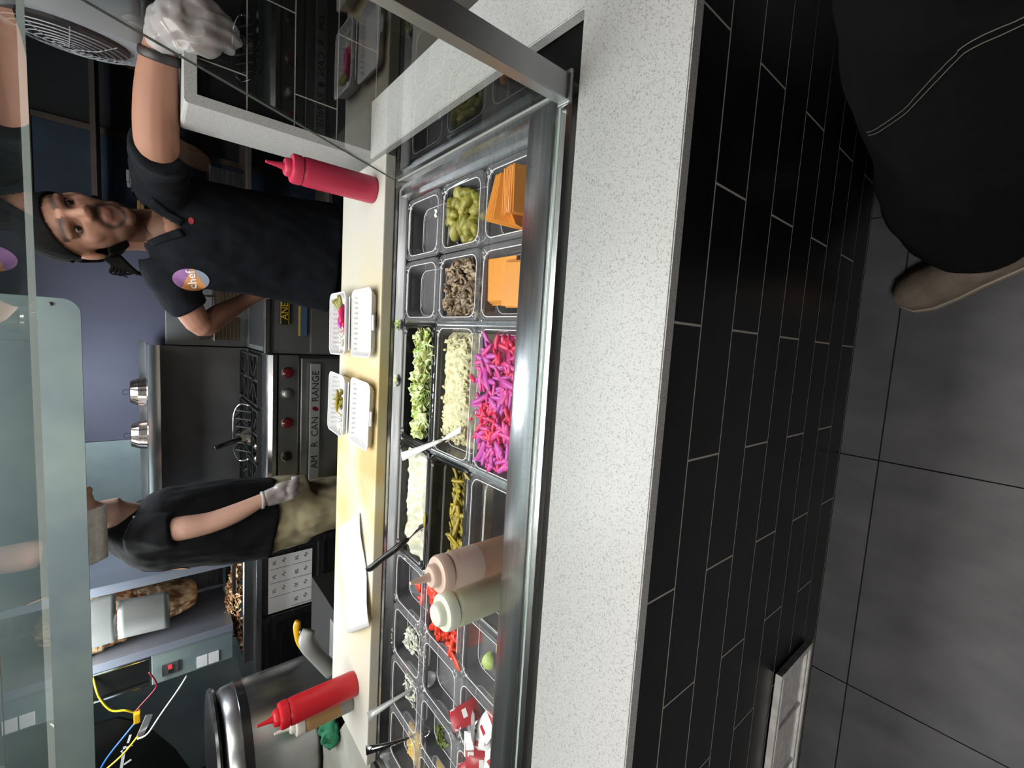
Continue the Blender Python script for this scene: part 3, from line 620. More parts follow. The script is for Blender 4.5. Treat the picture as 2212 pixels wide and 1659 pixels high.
# condiment packets
def packet(x, y, z, e, m, label, w_=.046, h=.066):
    t = thing('condiment_packet', label, 'packet', (x, y, z), 'condiment packets')
    mt = T(x, y, z) @ Matrix.Rotation(e[2], 4, 'Z') @ Matrix.Rotation(e[1], 4, 'Y') @ Matrix.Rotation(e[0], 4, 'X')
    grid = [[(w_ * (i / 6 - .5) * 2 * .5, h * (j / 6 - .5), .0055 * (1 - (2 * i / 6 - 1) ** 4) * (1 - (2 * j / 6 - 1) ** 4) + .002 * nz(i * .3 + x * 90, j * .3, 1)) for j in range(7)] for i in range(7)]
    mk('packet_body', xf(sheet(grid, .002), mt), m, t, smooth=40)
    mk('packet_band', xf(sheet([[(w_ * (i / 6 - .5) * .98, h * (.24 + .2 * j), .0013 + .0055 * (1 - (2 * i / 6 - 1) ** 4) * (.5 - .45 * j)) for j in range(2)] for i in range(7)], .0012), mt), 'packet_red' if m != 'packet_red' else 'packet_white', t)
    mk('packet_mark', xf(sheet([[(w_ * .2 * (i - 1), h * (-.1 + .08 * j), .0068) for j in range(3)] for i in range(3)], .0006), mt), 'packet_red' if m != 'packet_red' else 'print_white', t)
fx_ = px(7)
for i, (x, y, z, e, m, lb) in enumerate((
    (fx_ - .035, YF - .012, .828, (.5, .3, .5), 'packet_white', 'white condiment packet with a red band on top of the pile'),
    (fx_ + .010, YF + .032, .838, (1.1, .2, 1.2), 'packet_red', 'red condiment packet standing up at the back of the pile'),
    (fx_ - .008, YF + .012, .822, (.2, .5, 2.0), 'packet_foil', 'silver foil condiment packet with a red band in the pile'),
    (fx_ - .055, YF - .035, .835, (.9, .1, .2), 'packet_red', 'red condiment packet leaning at the front of the pile'),
    (fx_ + .005, YF - .022, .812, (.1, .1, 1.1), 'packet_white', 'white condiment packet under the foil one'),
    (fx_ - .045, YF + .022, .800, (.2, -.3, 2.6), 'packet_foil', 'silver foil packet at the bottom of the pile'),
    (fx_ - .048, YF - .055, .815, (.5, -.2, .9), 'packet_white', 'white condiment packet against the front wall of the pan'),
    (fx_ + .03, YF - .05, .80, (.1, .2, .3), 'packet_red', 'red condiment packet lying flat on the pan bottom'),
    (px(8) + .02, YF + .025, .81, (.5, .2, .8), 'packet_red', 'red condiment packet alone in the next pan to the left'),
    (px(8) - .02, YF - .01, .80, (.2, .2, 2.1), 'packet_white', 'white condiment packet in the next pan to the left'))): packet(x - .006, y + .020, .853 + (z - .80) * .7, e, m, lb)

# ================================================================ BOTTLES, BOXES, UTENSILS
def bottle(x, y, z, h, r, mb, mc, label, tip=True, level=None, ml=None, tilt=None):
    """h: height up to the shoulder"""
    t = thing('squeeze_bottle', label, 'bottle', (x, y, z), 'squeeze bottles')
    A = T(x, y, z) @ (tilt or Matrix.Identity(4))
    prof = [(r * .90, 0), (r * .98, .004), (r, .012), (r * .985, h * .5), (r * .985, h - .014), (r * .95, h - .005), (r * .86, h)]
    if level:
        prof1 = [p for p in prof if p[1] < level] + [(r * .985, level)]; prof2 = [(r * .985, level)] + [p for p in prof if p[1] > level]
        mk('bottle_body', xf(lathe(prof2, n=28), A), mb, t, smooth=40); mk('sauce_fill', xf(lathe(prof1, n=28), A), ml, t, smooth=40)
    else: mk('bottle_body', xf(lathe(prof, n=28), A), mb, t, smooth=40)
    cap = mk('cap', xf(lathe([(r * .88, h - .002), (r * .98, h + .001), (r * .98, h + .017), (r * .92, h + .022), (r * .62, h + .024), (r * .60, h + .034), (r * .5, h + .038), (r * .2, h + .039)], n=28), A), mc, t, smooth=40)
    if tip: mk('nozzle', xf(lathe([(.0095, h + .038), (.006, h + .055), (.0034, h + .078), (.002, h + .079)], n=14), A), mc, cap, smooth=40)
    return t
bottle(.035, .632, .9332, .190, .036, 'pink_bottle', 'pink_bottle', 'dusky red squeeze bottle standing at the right end of the cutting board')
bottle(-1.468, .668, .9332, .195, .037, 'red_bottle', 'red_bottle', 'bright red squeeze bottle standing at the left end of the cutting board')
bottle(-1.545, .70, .9332, .145, .034, 'tan_sauce', 'clear_cap', 'squeeze bottle of tan sauce half hidden behind the bright red one', level=.04, ml='grey_plastic')
bottle(-.822, .095, .7815, .195, .037, 'sauce_tan_cap', 'sauce_tan_cap', 'translucent squeeze bottle of orange sauce standing in the front pan', level=.125, ml='sauce_tan_bottle')
bottle(-.903, .090, .7815, .182, .038, 'oil_bottle', 'oil_cap', 'pale greenish squeeze bottle without nozzle beside the orange sauce', tip=False)
# takeout boxes
def half(cx, cy_, z, hx, hy, d, ribs=True):
    lv = [(0, hx - .014, hy - .014, .018), (.002, hx - .012, hy - .012, .019), (d, hx - .003, hy - .003, .022), (d + .001, hx, hy, .023), (d + .0025, hx, hy, .023), (d + .003, hx - .004, hy - .004, .021), (.004, hx - .0145, hy - .0145, .017)]
    V, F = rrloft(lv, 6, (cx, cy_, z)); gs = [(V, F)]
    if ribs:
        for i in range(-5, 6):
            for s in (-1, 1): gs.append(box((cx + i * hx * .155 - .002, cy_ + s * (hy - .012) - .0035, z + .004), (cx + i * hx * .155 + .002, cy_ + s * (hy - .012) + .0035, z + d * .92), .0012, 1))
    return join(*gs)
def takeout(x, y, rz, label):
    t = thing('takeout_box', label, 'takeout box', (x, y, .9335), 'open takeout boxes')
    A = T(x, y, .9335) @ rot('Z', rz)
    b = mk('box_base', xf(half(0, .076, 0, .096, .074, .034), A), 'foam', t, smooth=35)
    l = mk('box_lid', xf(half(0, -.078, 0, .098, .078, .017), A @ T(0, 0, .0005)), 'foam', t, smooth=35)
    mk('hinge', xf(box((-.08, -.004, .024), (.08, .004, .026), .001), A), 'foam', t)
    mk('lid_panel', xf(rrloft([(.004, .05, .02, .008), (.0065, .048, .018, .008)], 4, (0, -.105, .0)), A), 'foam', l, smooth=30)
    mk('lock_tab', xf(rrloft([(.030, .022, .008, .006), (.033, .021, .007, .006)], 4, (0, .153, 0)), A), 'foam', b, smooth=30)
    mk('lock_tab', xf(rrloft([(.015, .022, .007, .006), (.018, .021, .006, .006)], 4, (0, -.158, .0)), A), 'foam', l, smooth=30)
    return A
A = takeout(-.336, .728, 1.5, 'open white foam takeout box holding pink turnips, right of its twin')
def food(name, proto, m, pos, e, s, label, cat, group=None, mt=None):
    o = mk(name, proto, m, origin=False, smooth=True, label=label, cat=cat, group=group); o.matrix_world = (mt or A) @ T(*pos) @ Matrix.Rotation(e[2], 4, 'Z') @ Matrix.Rotation(e[1], 4, 'Y') @ Matrix.Rotation(e[0], 4, 'X') @ Matrix.Scale(s, 4); return o
for i in range(10): food('turnip_stick', stick(60 + i), ('turnip_b', 'turnip_c', 'turnip')[i % 3], (.045 - .006 * i, .040 + .012 * (i % 3), .018 + .006 * (i % 4)), (0, .1, .35 + .3 * (i % 3)), 1.2, 'pink pickled turnip stick in the right takeout box', 'turnip', 'turnip sticks in the takeout box')
for i in range(5): food('pickle_strip', stick(80 + i), 'pepper_b', (.068 - .004 * i, .045 + .01 * i, .036), (0, -.3, .3 * i - .4), 1.0, 'dark olive pickle strip beside the turnips in the right takeout box', 'pickle', 'pickle strips in the takeout box')
food('takeout_cabbage', strips(70, lambda R: (R.uniform(-.035, .03), R.uniform(-.02, .025), R.uniform(0, .016)), (.015, .035), (.003, .007), 61), 'onion', (-.045, .052, .012), (0, 0, 0), 1, 'shredded white cabbage in the right takeout box', 'cabbage').__setitem__('kind', 'stuff')
A = takeout(-.592, .725, -2.5, 'open white foam takeout box holding olive pickles, left of its twin')
for i in range(9): food('pickle_strip', stick(90 + i), ('banana_pepper_b', 'banana_pepper', 'pepper')[i % 3], (.040 - .006 * i, .045 + .01 * (i % 3), .022 + .006 * (i % 4)), (0, .4 * (i % 2) - .2, 1.2 + .5 * (i % 4)), 1.2, 'olive pickle strip in the left takeout box', 'pickle', 'pickle strips in the left takeout box')
food('takeout_cabbage', strips(70, lambda R: (R.uniform(-.04, .03), R.uniform(-.02, .025), R.uniform(0, .016)), (.015, .035), (.003, .007), 62), 'onion', (-.04, .052, .012), (0, 0, 0), 1, 'shredded white cabbage in the left takeout box', 'cabbage').__setitem__('kind', 'stuff')
# sheet of paper lying over the board edge
p1, p2, p3, p4 = Vector((-.905, .660, .936)), Vector((-1.195, .535, .946)), Vector((-1.325, .715, .940)), Vector((-1.035, .860, .936))
mk('paper_sheet', sheet([[p1.lerp(p2, i / 10).lerp(p4.lerp(p3, i / 10), j / 8) + Vector((0, 0, .016 * sin(pi * j / 8) ** 2 * (.4 + .6 * i / 10) + .004 * sin(i * .9))) for j in range(9)] for i in range(11)], .0006), 'paper', smooth=True, label='blank white sheet of paper lying on the cutting board', cat='paper')
# white plastic fork in the slaw
t = thing('plastic_fork', 'white plastic fork stuck in the creamy slaw', 'fork', (-.569, .217, .88))
mk('handle', sheet([[Vector((-.598, .258, .902)).lerp(Vector((-.655, .357, .952)), a / 6) + Vector((.86, .5, 0)) * ((.0035 + .007 * a / 6) * (b - 1)) + Vector((0, 0, .0015 * (1 - abs(b - 1)))) for b in range(3)] for a in range(7)], .0025), 'white_plastic', t, smooth=True)
fk0, fk1 = Vector((-.598, .258, .902)), Vector((-.565, .212, .881))
for k in range(4): mk('tine', tube([tuple(fk0.lerp(fk1, q_) + Vector((.83, -.05, 0)) * (.0046 * (k - 1.5) * min(1, q_ * 2.2))) + (.0017,) for q_ in (0, .35, .7, 1)], 6), 'white_plastic', t)
# spoons
def spoon(label, end, tip_, mh, mb, wide=.011, name='spoon'):
    e, p = Vector(end), Vector(tip_); d = (e - p); t = thing(name, label, 'spoon', tip_)
    s_ = d.cross(Vector((0, 0, 1))).normalized(); n_ = s_.cross(d).normalized()
    mk('handle', sheet([[p.lerp(e, .22 + .78 * a / 8) + s_ * (b - 1) * (.003 + (wide - .003) * (a / 8) ** 1.6) + n_ * (.006 * sin(pi * a / 8) + .0015 * (1 - abs(b - 1))) for b in range(3)] for a in range(9)], .0022), mh, t, smooth=True)
    mk('bowl', sheet([[p.lerp(e, .26 * a / 6) + s_ * (b - 2) / 2 * .020 * sin(pi * (.08 + .86 * (1 - a / 6))) - n_ * .008 * (1 - ((b - 2) / 2) ** 2) * sin(pi * a / 6) for b in range(5)] for a in range(7)], .0014), mb, t, smooth=True)
    return t
spoon('plain metal spoon leaning out of the pan of white crumbs', (-1.412, .464, .972), (-1.318, .395, .800), 'plate_light', 'plate_light')
spoon('metal spoon with a rounded handle leaning out of the hummus pan', (-1.535, .486, .966), (-1.505, .41, .802), 'chrome', 'chrome', .012)
t = thing('serving_spoon', 'black-handled serving spoon resting in the white sauce', 'spoon', (-.862, .383, .87))
mk('handle', tube(spline([(-.890, .398, .908, .008, .006), (-.912, .408, .930, .011, .008), (-.945, .430, .962, .010, .007), (-.968, .447, .980, .0105, .0075), (-.978, .458, .985, .011, .008)], 4), 10), 'black_plastic', t, smooth=True)
mk('bowl', tube(spline([(-.893, .399, .906, .004, .003), (-.878, .391, .895, .006, .003), (-.862, .383, .880, .012, .004), (-.850, .378, .868, .004, .003)], 4), 10), 'chrome', t, smooth=True)

# ================================================================ RANGE
rg = thing('gas_range', 'stainless six-burner gas range with red knobs against the lavender wall', 'range', (-.955, 2.3, 0))
X0, X1 = -1.41, -.505
mk('body', box((X0, 1.99, .15), (X1, 2.70, .90), .004), 'steel_v', rg)
mk('front_rail', prism([(1.93, .905), (1.922, .925), (1.93, .945), (1.95, .952), (2.08, .952), (2.08, .90), (1.95, .895)], 'x', X0, X1), 'steel', rg, smooth=40)
mk('control_panel', prism([(1.952, .797), (1.942, .893), (1.99, .893), (1.99, .797)], 'x', X0, X1), 'steel_worn', rg)
dr = mk('oven_door', box((X0 + .012, 1.955, .24), (X1 - .012, 1.989, .782), .006), 'steel_worn', rg)
mk('door_handle', box((X0 + .03, 1.925, .688), (X1 - .04, 1.938, .742), .004), 'plate_light', dr)
for x in (X0 + .06, X1 - .07): mk('handle_post', box((x, 1.938, .70), (x + .03, 1.956, .73)), 'steel', dr)
for s_, x in (('AM', -1.095), ('R', -.995), ('CAN', -.895), ('RANGE', -.67)): text(s_, .05, (x, 1.9245, .713), 'print_black', dr, sx=1.05)
mk('flame_mark', xf(ball((0, 0, 0), (.012, .001, .018), 10, 6), T(-.795, 1.9243, .713) @ rot('Y', 25)), 'knob_red', dr)
for x, m in ((-.597, 'knob_red'), (-.709, 'steel_worn'), (-.867, 'knob_red'), (-1.05, 'knob_black'), (-1.19, 'knob_red'), (-1.32, 'knob_black')):
    k = mk('knob', xf(lathe([(.024, 0), (.026, .004), (.024, .02), (.016, .024), (.004, .0245)], n=18), T(x, 1.9465, .850) @ rot('X', 90)), m, rg, smooth=40)
    mk('knob_ring', xf(lathe([(.024, 0), (.030, .001), (.030, .004), (.024, .005)], n=20), T(x, 1.947, .850) @ rot('X', 90)), 'chrome', k, smooth=40)
for i in range(3):
    for j in range(2):
        cx, cy_ = X0 + .152 + .30 * i, 2.20 + .30 * j; gs = [box((cx - .14, cy_ - .14, .953), (cx - .13, cy_ + .14, .972)), box((cx + .13, cy_ - .14, .953), (cx + .14, cy_ + .14, .972)), box((cx - .13, cy_ - .14, .953), (cx + .13, cy_ - .13, .972)), box((cx - .13, cy_ + .13, .953), (cx + .13, cy_ + .14, .972))]
        for a in range(0, 360, 45): gs.append(xf(box((.03, -.006, .955), (.13, .006, .970)), T(cx, cy_, 0) @ rot('Z', a)))
        mk('burner_grate', join(*gs), 'cast_iron', rg)
mk('cooktop', box((X0, 2.081, .90), (X1, 2.55, .938)), 'cast_iron', rg)
bg = mk('back_guard', join(box((X0, 2.66, .93), (X1, 2.70, 1.40), .003), prism([(2.60, .93), (2.66, .97), (2.66, .93)], 'x', X0, X1)), 'steel_guard', rg)
mk('back_shelf', join(prism([(2.42, 1.372), (2.416, 1.40), (2.42, 1.425), (2.435, 1.43), (2.70, 1.43), (2.70, 1.42), (2.44, 1.42), (2.43, 1.41), (2.43, 1.372)], 'x', X0 - .0, X1 + .012), box((X0, 2.66, 1.43), (X1 + .02, 2.70, 1.462))), 'steel', rg, smooth=40)
for i, (x, lb) in enumerate(((-.757, 'ribbed copper-toned bucket on the range shelf, nearer the fryer'), (-.995, 'ribbed copper-toned bucket on the range shelf, nearer the worker in tan trousers'))):
    t = thing('mini_bucket', lb, 'bucket', (x, 2.52, 1.43), 'ribbed mini buckets')
    n = 40; V = []; F = []
    prof = [(.080, 0), (.078, .010), (.073, .035), (.062, .066), (.057, .069), (.01, .070)]
    for r, z in prof:
        for k in range(n): rr_ = r * (1 + .025 * (k % 2) * (1 if z < .063 else 0)); V.append((x + rr_ * cos(2 * pi * k / n), 2.52 + rr_ * sin(2 * pi * k / n), 1.4305 + z))
    for j in range(len(prof) - 1):
        for k in range(n): F.append([j * n + k, j * n + (k + 1) % n, (j + 1) * n + (k + 1) % n, (j + 1) * n + k])
    F.append([(len(prof) - 1) * n + k for k in range(n)])
    mk('bucket_body', (V, F), 'copper', t)
    mk('wire_loop', tube([(x - .012, 2.52, 1.495, .002), (x - .013, 2.52, 1.525, .002), (x, 2.52, 1.53, .002), (x + .013, 2.52, 1.525, .002), (x + .012, 2.52, 1.495, .002)], 6), 'steel_dark', t)
# wire rack with pan and brass-handled tools on the cooktop
t = thing('wire_rack', 'chrome wire rack with dark bars standing on the cooktop', 'rack', (-.955, 2.25, .972))
mk('rim', tube(spline([(-1.10, 2.16, .99, .006), (-1.12, 2.22, 1.03, .006), (-1.06, 2.24, 1.055, .006), (-.96, 2.24, 1.06, .006), (-.86, 2.24, 1.055, .006), (-.80, 2.22, 1.03, .006), (-.80, 2.16, .99, .006)], 4), 8), 'chrome', t, smooth=True)
for i in range(6): mk('bar', tube([(-1.06 + .045 * i, 2.14, .985, .004), (-1.06 + .045 * i, 2.24, 1.05, .004), (-1.06 + .045 * i, 2.40, 1.0, .004)], 6), 'cast_iron', t)
t = thing('spatula', 'black-handled spatula standing in the wire rack', 'spatula', (-.97, 2.2, .98))
mk('handle', tube(spline([(-.99, 2.19, 1.03, .011), (-1.00, 2.17, 1.08, .013), (-1.015, 2.15, 1.14, .013), (-1.02, 2.145, 1.155, .009)], 3), 10), 'black_plastic', t, smooth=True)
mk('blade', prism([(-1.02, .978), (-.92, .978), (-.955, 1.03), (-1.0, 1.035)], 'y', 2.19, 2.193), 'steel', t)
for i, (x, lb) in enumerate(((-1.02, 'small brass knob on the cooktop under the spatula'), (-1.09, 'small brass knob on the cooktop beside the worker'))):
    mk('brass_knob', xf(lathe([(.012, 0), (.02, .004), (.018, .02), (.008, .028), (.002, .029)], n=14), T(x, 2.10, .953)), 'copper', smooth=40, label=lb, cat='knob')
# ================================================================ FRYER
fr = thing('deep_fryer', 'stainless deep fryer with a black and yellow badge behind the worker', 'fryer', (-.29, 2.3, 0))
F0, F1 = -.498, -.08
mk('body', box((F0, 1.97, .15), (F1, 2.72, .935), .004), 'steel_fry', fr)
mk('door', box((F0 + .008, 1.955, .20), (F1 - .008, 1.969, .735), .003), 'steel_fry', fr)
mk('front_rail', box((F0, 1.945, .935), (F1, 1.985, .96), .004), 'steel', fr)
mk('tank', box((F0 + .03, 2.03, .936), (F1 - .03, 2.45, .95)), 'cast_iron', fr)
mk('back_splash', box((F0, 2.66, .935), (F1, 2.72, 1.34), .003), 'steel_fry', fr)
b = mk('badge', box((-.345, 1.949, .842), (-.155, 1.953, .890), .003), 'print_black', fr); mk('badge_border', join(box((-.342, 1.9482, .845), (-.158, 1.949, .848)), box((-.342, 1.9482, .884), (-.158, 1.949, .887))), 'label_yellow', b)
text('ANETS', .046, (-.25, 1.9482, .866), 'label_yellow', b)
b = mk('data_plate', box((-.40, 1.949, .755), (-.22, 1.953, .80), .002), 'label_blue', fr); mk('plate_stripe', box((-.40, 1.9482, .79), (-.22, 1.949, .80)), 'label_yellow', b)
for i, (x, lb) in enumerate(((-.385, 'fryer basket hanging at the left over the fryer'), (-.20, 'fryer basket hanging behind the worker over the fryer'))):
    t = thing('fryer_basket', lb, 'fryer basket', (x, 2.6, .97), 'fryer baskets')
    gs = []
    for k in range(9): gs.append(tube([(x - .07 + .0175 * k, 2.56, .975, .0016), (x - .07 + .0175 * k, 2.56, 1.11, .0016)], 5))
    for k in range(8): gs.append(tube([(x - .07, 2.56, .975 + .019 * k, .0016), (x + .07, 2.56, .975 + .019 * k, .0016)], 5))
    mk('mesh', join(*gs), 'basket_wire', t, kind='stuff')
    mk('back_plate', box((x - .068, 2.575, .978), (x + .068, 2.58, 1.108)), 'basket_wire', t)
    mk('rim', tube([(x - .075, 2.555, 1.115, .004), (x + .075, 2.555, 1.115, .004), (x + .075, 2.65, 1.115, .004), (x - .075, 2.65, 1.115, .004), (x - .075, 2.555, 1.115, .004)], 6), 'chrome', t)
    mk('handle', tube([(x, 2.55, 1.115, .006), (x - .01, 2.50, 1.17, .009), (x - .015, 2.44, 1.21, .009)], 8), 'copper', t, smooth=True)
mk('scoop', join(lathe([(.035, 0), (.05, .02), (.055, .07), (.05, .07), (.03, .01)], (-.405, 2.45, 1.13), 14), tube([(-.40, 2.42, 1.21, .005), (-.385, 2.40, 1.25, .005), (-.372, 2.40, 1.275, .006), (-.352, 2.40, 1.26, .005), (-.362, 2.40, 1.235, .005)], 6)), 'copper', smooth=40, label='small copper-toned scoop with a ring handle beside the worker elbow', cat='scoop')
# ================================================================ HOOD
hd = thing('exhaust_hood', 'stainless exhaust hood with a rounded lower corner hanging over the kitchen', 'exhaust hood', (-1.7, 2.1, 2.0))
HX = -.31
poly = [(-3.3, 1.592), (HX - .045, 1.592)] + [(HX - .045 + .045 * sin(a), 1.637 - .045 * cos(a)) for a in [rad(15 * k) for k in range(1, 7)]] + [(HX, 2.20), (-3.3, 2.20)]
fp = mk('front_panel', prism(poly, 'y', 1.40, 1.412), 'steel_dull', hd)
mk('bolt', xf(lathe([(.006, 0), (.006, .003), (.001, .004)], n=10), T(HX - .02, 1.400, 1.66) @ rot('X', 90)), 'steel_dark', fp)
mk('hood_top', box((-3.3, 1.413, 2.16), (HX, 2.77, 2.2)), 'steel_dull', hd)
mk('side_panel', box((HX - .012, 1.413, 1.93), (HX, 2.77, 2.16)), 'steel_dull', hd)
for x, y, sx in ((-.75, 2.2, .4), (-1.85, 1.85, .7)):
    l = mk('added_hood_fill', box((x - sx / 2 - .02, y - .15, 1.985), (x + sx / 2 + .02, y + .15, 2.16)), 'fan_white', hd); mk('lamp_panel', box((x - sx / 2, y - .125, 1.980), (x + sx / 2, y + .125, 1.984)), 'lamp_diffuser', l)  # housings and glowing panels added for the two unseen hood fills
# curled white sheet hanging under the hood
mk('curled_sheet', sheet([[(-1.03 - .022 * i, 1.478 - .05 * sin(pi * j / 8), 1.655 - .0135 * j + .0) for j in range(9)] for i in range(10)], .0015), 'vent_white', smooth=True, label='white curled sheet hanging under the hood beside the worker', cat='sheet')
# ================================================================ GYRO BROILER
gy = thing('gyro_broiler', 'vertical gyro broiler with a tapering meat cone in a steel housing', 'broiler', (-1.85, 2.2, .99))
mk('side_panel', box((-1.62, 1.99, 1.09), (-1.575, 2.42, 1.95), .003), 'steel_bright', gy)
mk('side_panel', box((-1.985, 1.99, 1.09), (-1.945, 2.42, 1.95), .003), 'steel_bright', gy)
mk('heater_back', box((-1.945, 2.40, 1.09), (-1.62, 2.42, 1.95)), 'steel_dark', gy)
mk('heater_grid', join(*[box((-1.93, 2.388, 1.28 + .05 * k), (-1.64, 2.398, 1.29 + .05 * k)) for k in range(10)]), 'cast_iron', gy)
cb = mk('control_box', box((-2.145, 2.00, 1.09), (-1.986, 2.40, 1.43), .003), 'steel_dull', gy)
sp = mk('switch_plate', box((-2.115, 1.994, 1.325), (-2.055, 2.0, 1.392), .001), 'steel_worn', cb)
mk('pilot_lamp', box((-2.083, 1.990, 1.352), (-2.066, 1.994, 1.366)), 'red_lamp', sp); mk('switch', box((-2.106, 1.990, 1.352), (-2.090, 1.994, 1.366)), 'print_black', sp)
for z in (1.155, 1.205): mk('paper_label', box((-2.135, 1.997, z), (-2.075, 2.0, z + .045)), 'paper', cb)
ht = mk('dark_heater_window', box((-2.145, 2.03, 1.44), (-1.99, 2.36, 1.95)), 'sign_black', gy)
for x in (-2.14, -2.005): mk('chrome_strip', tube([(x, 2.015, 1.44, .008), (x, 2.015, 1.95, .008)], 8), 'chrome', ht)
R_ = random.Random(5); V = []; F = []; n = 44; rows = 46; cz0, cz1 = 1.235, 1.80
for j in range(rows):
    t_ = j / (rows - 1); r = .055 + .135 * t_ ** .75
    if j == 0: r = .03
    for i in range(n):
        a = 2 * pi * i / n; q_ = Vector((cos(a) * 6, sin(a) * 6, t_ * 30)); rr_ = r * (1 + .10 * mnoise.noise(q_) + .05 * mnoise.noise(q_ * 2.3)); V.append((-1.805 + rr_ * cos(a), 2.17 + rr_ * sin(a), cz0 + (cz1 - cz0) * t_))
for j in range(rows - 1):
    for i in range(n): F.append([j * n + i, j * n + (i + 1) % n, (j + 1) * n + (i + 1) % n, (j + 1) * n + i])
F += [list(range(n))[::-1], [(rows - 1) * n + i for i in range(n)]]
mk('meat_cone', (V, F), 'meat', gy, smooth=True)
mk('spit_rod', lathe([(.009, 1.08), (.009, 1.95)], (-1.805, 2.17, 0), 10), 'chrome', gy)
# curved shields leaning in front of the cone
def shield(x0, x1, z0, z1, y, bulge, label, skew=0):
    mk('curved_shield', sheet([[(x0 + (x1 - x0) * i / 14 + skew * (j / 8), y - bulge * sin(pi * i / 14) + .02 * (1 - j / 8), z0 + (z1 - z0) * j / 8) for j in range(9)] for i in range(15)], .002), 'gyro_shield', smooth=True, label=label, cat='shield', group='curved shields at the gyro cone')
shield(-1.865, -1.63, 1.552, 1.72, 1.99, .05, 'upper curved grey shield wrapped around the gyro cone')
shield(-1.88, -1.69, 1.358, 1.548, 2.0, .05, 'lower curved grey shield wrapped around the gyro cone', .025)
# table, drip tray and shaved meat
gt = thing('gyro_table', 'steel table under the gyro broiler with label sheets on its front', 'table', (-1.95, 2.2, 0))
mk('table_top', box((-2.6, 1.985, .955), (-1.50, 2.74, .985), .003), 'steel', gt)
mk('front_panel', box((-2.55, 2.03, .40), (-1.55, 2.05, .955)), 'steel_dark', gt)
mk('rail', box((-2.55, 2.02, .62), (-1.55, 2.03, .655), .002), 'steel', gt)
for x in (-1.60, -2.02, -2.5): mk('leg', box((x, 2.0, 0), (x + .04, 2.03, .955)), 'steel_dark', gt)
mk('back_panel', box((-2.55, 2.70, .0), (-1.55, 2.72, .955)), 'steel_dark', gt)
ls = thing('label_sheet', 'sheet of small size labels taped to the table front', 'labels', (-1.80, 2.018, .70))
mk('sheet', box((-1.972, 2.0165, .69), (-1.64, 2.0185, .92)), 'paper', ls)
for i in range(2):
    for j in range(4):
        if (i, j) == (0, 3): continue
        cx, cz = -1.725 - .083 * 0 + (-.083 * j + .05), .862 - .115 * i
        mk('label_line', box((cx - .038, 2.0155, cz - .055), (cx - .036, 2.0165, cz + .05)), 'print_black', ls)
        text('XL' if (i, j) != (1, 2) else '7X', .024, (cx, 2.0158, cz + .028), 'print_black', ls)
        mk('leaf_mark', xf(join(ball((0, 0, 0), (.010, .0005, .005), 8, 6), ball((.006, 0, -.012), (.010, .0005, .004), 8, 6)), T(cx, 2.0160, cz - .018) @ rot('Y', -35)), 'grey_plastic', ls)
tr = thing('meat_tray', 'steel tray heaped with shaved gyro meat under the broiler', 'tray', (-1.92, 2.12, .985))
mk('tray_body', join(box((-2.20, 2.0, .986), (-1.56, 2.30, .992)), prism([(2.0, .992), (1.994, 1.04), (2.0, 1.045), (2.008, .992)], 'x', -2.20, -1.56), box((-1.566, 2.008, .992), (-1.56, 2.3, 1.04)), box((-2.2, 2.008, .992), (-2.194, 2.3, 1.04))), 'steel', tr)
mk('tray_bar', box((-1.80, 2.02, 1.075), (-1.60, 2.05, 1.09), .002), 'steel_dark', tr); mk('tray_bar', box((-2.15, 2.30, 1.05), (-1.60, 2.33, 1.085), .002), 'cast_iron', tr)
def mz(R):
    x = R.uniform(-2.15, -1.64); y = R.uniform(2.03, 2.24); u = (x + 1.88) / .28; return x, y, 1.0 + .075 * max(0, 1 - u * u) * (1 - abs(y - 2.13) / .16) + R.uniform(0, .012) + .02
ms = strips(520, mz, (.02, .05), (.008, .018), 33, .6, .003); mk('shaved_meat', (ms[0], ms[1], [random.choice((0, 0, 1, 2)) if i % 18 == 0 else 0 for i in range(len(ms[1]))]), ['meat', 'meat_b', 'meat_c'], smooth=True, label='shaved browned gyro meat heaped in the steel tray', cat='meat', kind='stuff')
# cables and the black sign on the left wall
def cable(P, r, m, label): mk('cable', tube(spline([p + (r,) for p in P], 6), 8), m, smooth=True, label=label, cat='cable')
cable([(-2.02, 2.03, 1.64), (-2.11, 2.0, 1.62), (-2.19, 1.99, 1.58), (-2.21, 1.98, 1.53), (-2.24, 1.985, 1.50)], .0045, 'cable_yellow', 'yellow cable looping down beside the dark heater window')
cable([(-2.02, 2.005, 1.66), (-2.08, 1.985, 1.645), (-2.15, 1.985, 1.66), (-2.19, 2.0, 1.72)], .004, 'cable_yellow', 'short yellow cable crossing the loop under the hood')
cable([(-2.06, 1.985, 1.44), (-2.12, 1.98, 1.415), (-2.16, 1.985, 1.42), (-2.22, 1.98, 1.48), (-2.245, 1.98, 1.50)], .0035, 'cable_red', 'dark red cable beside the switch plate')
cable([(-2.275, 1.97, 1.485), (-2.32, 1.96, 1.53), (-2.40, 1.95, 1.60), (-2.48, 1.94, 1.64)], .0045, 'cable_blue', 'blue cable running up under the hood at the left')
cable([(-2.33, 1.93, 1.485), (-2.40, 1.93, 1.55), (-2.46, 1.92, 1.66)], .0045, 'cable_yellow', 'yellow cable in front of the black sign')
cable([(-2.335, 1.92, 1.487), (-2.33, 1.92, 1.45), (-2.28, 1.95, 1.40), (-2.22, 2.0, 1.33), (-2.17, 2.02, 1.29)], .0045, 'cable_white', 'white cable hanging in front of the grey wall')
mk('yellow_plug', box((-2.285, 1.955, 1.475), (-2.235, 1.99, 1.50), .004), 'yellow_plastic', label='yellow cable plug at the end of the loop', cat='plug')
mk('cable_bracket', prism([(-2.36, 1.47), (-2.34, 1.49), (-2.25, 1.455), (-2.26, 1.43)], 'y', 1.94, 1.95), 'packet_foil', label='grey metal cable bracket beside the yellow plug', cat='bracket')
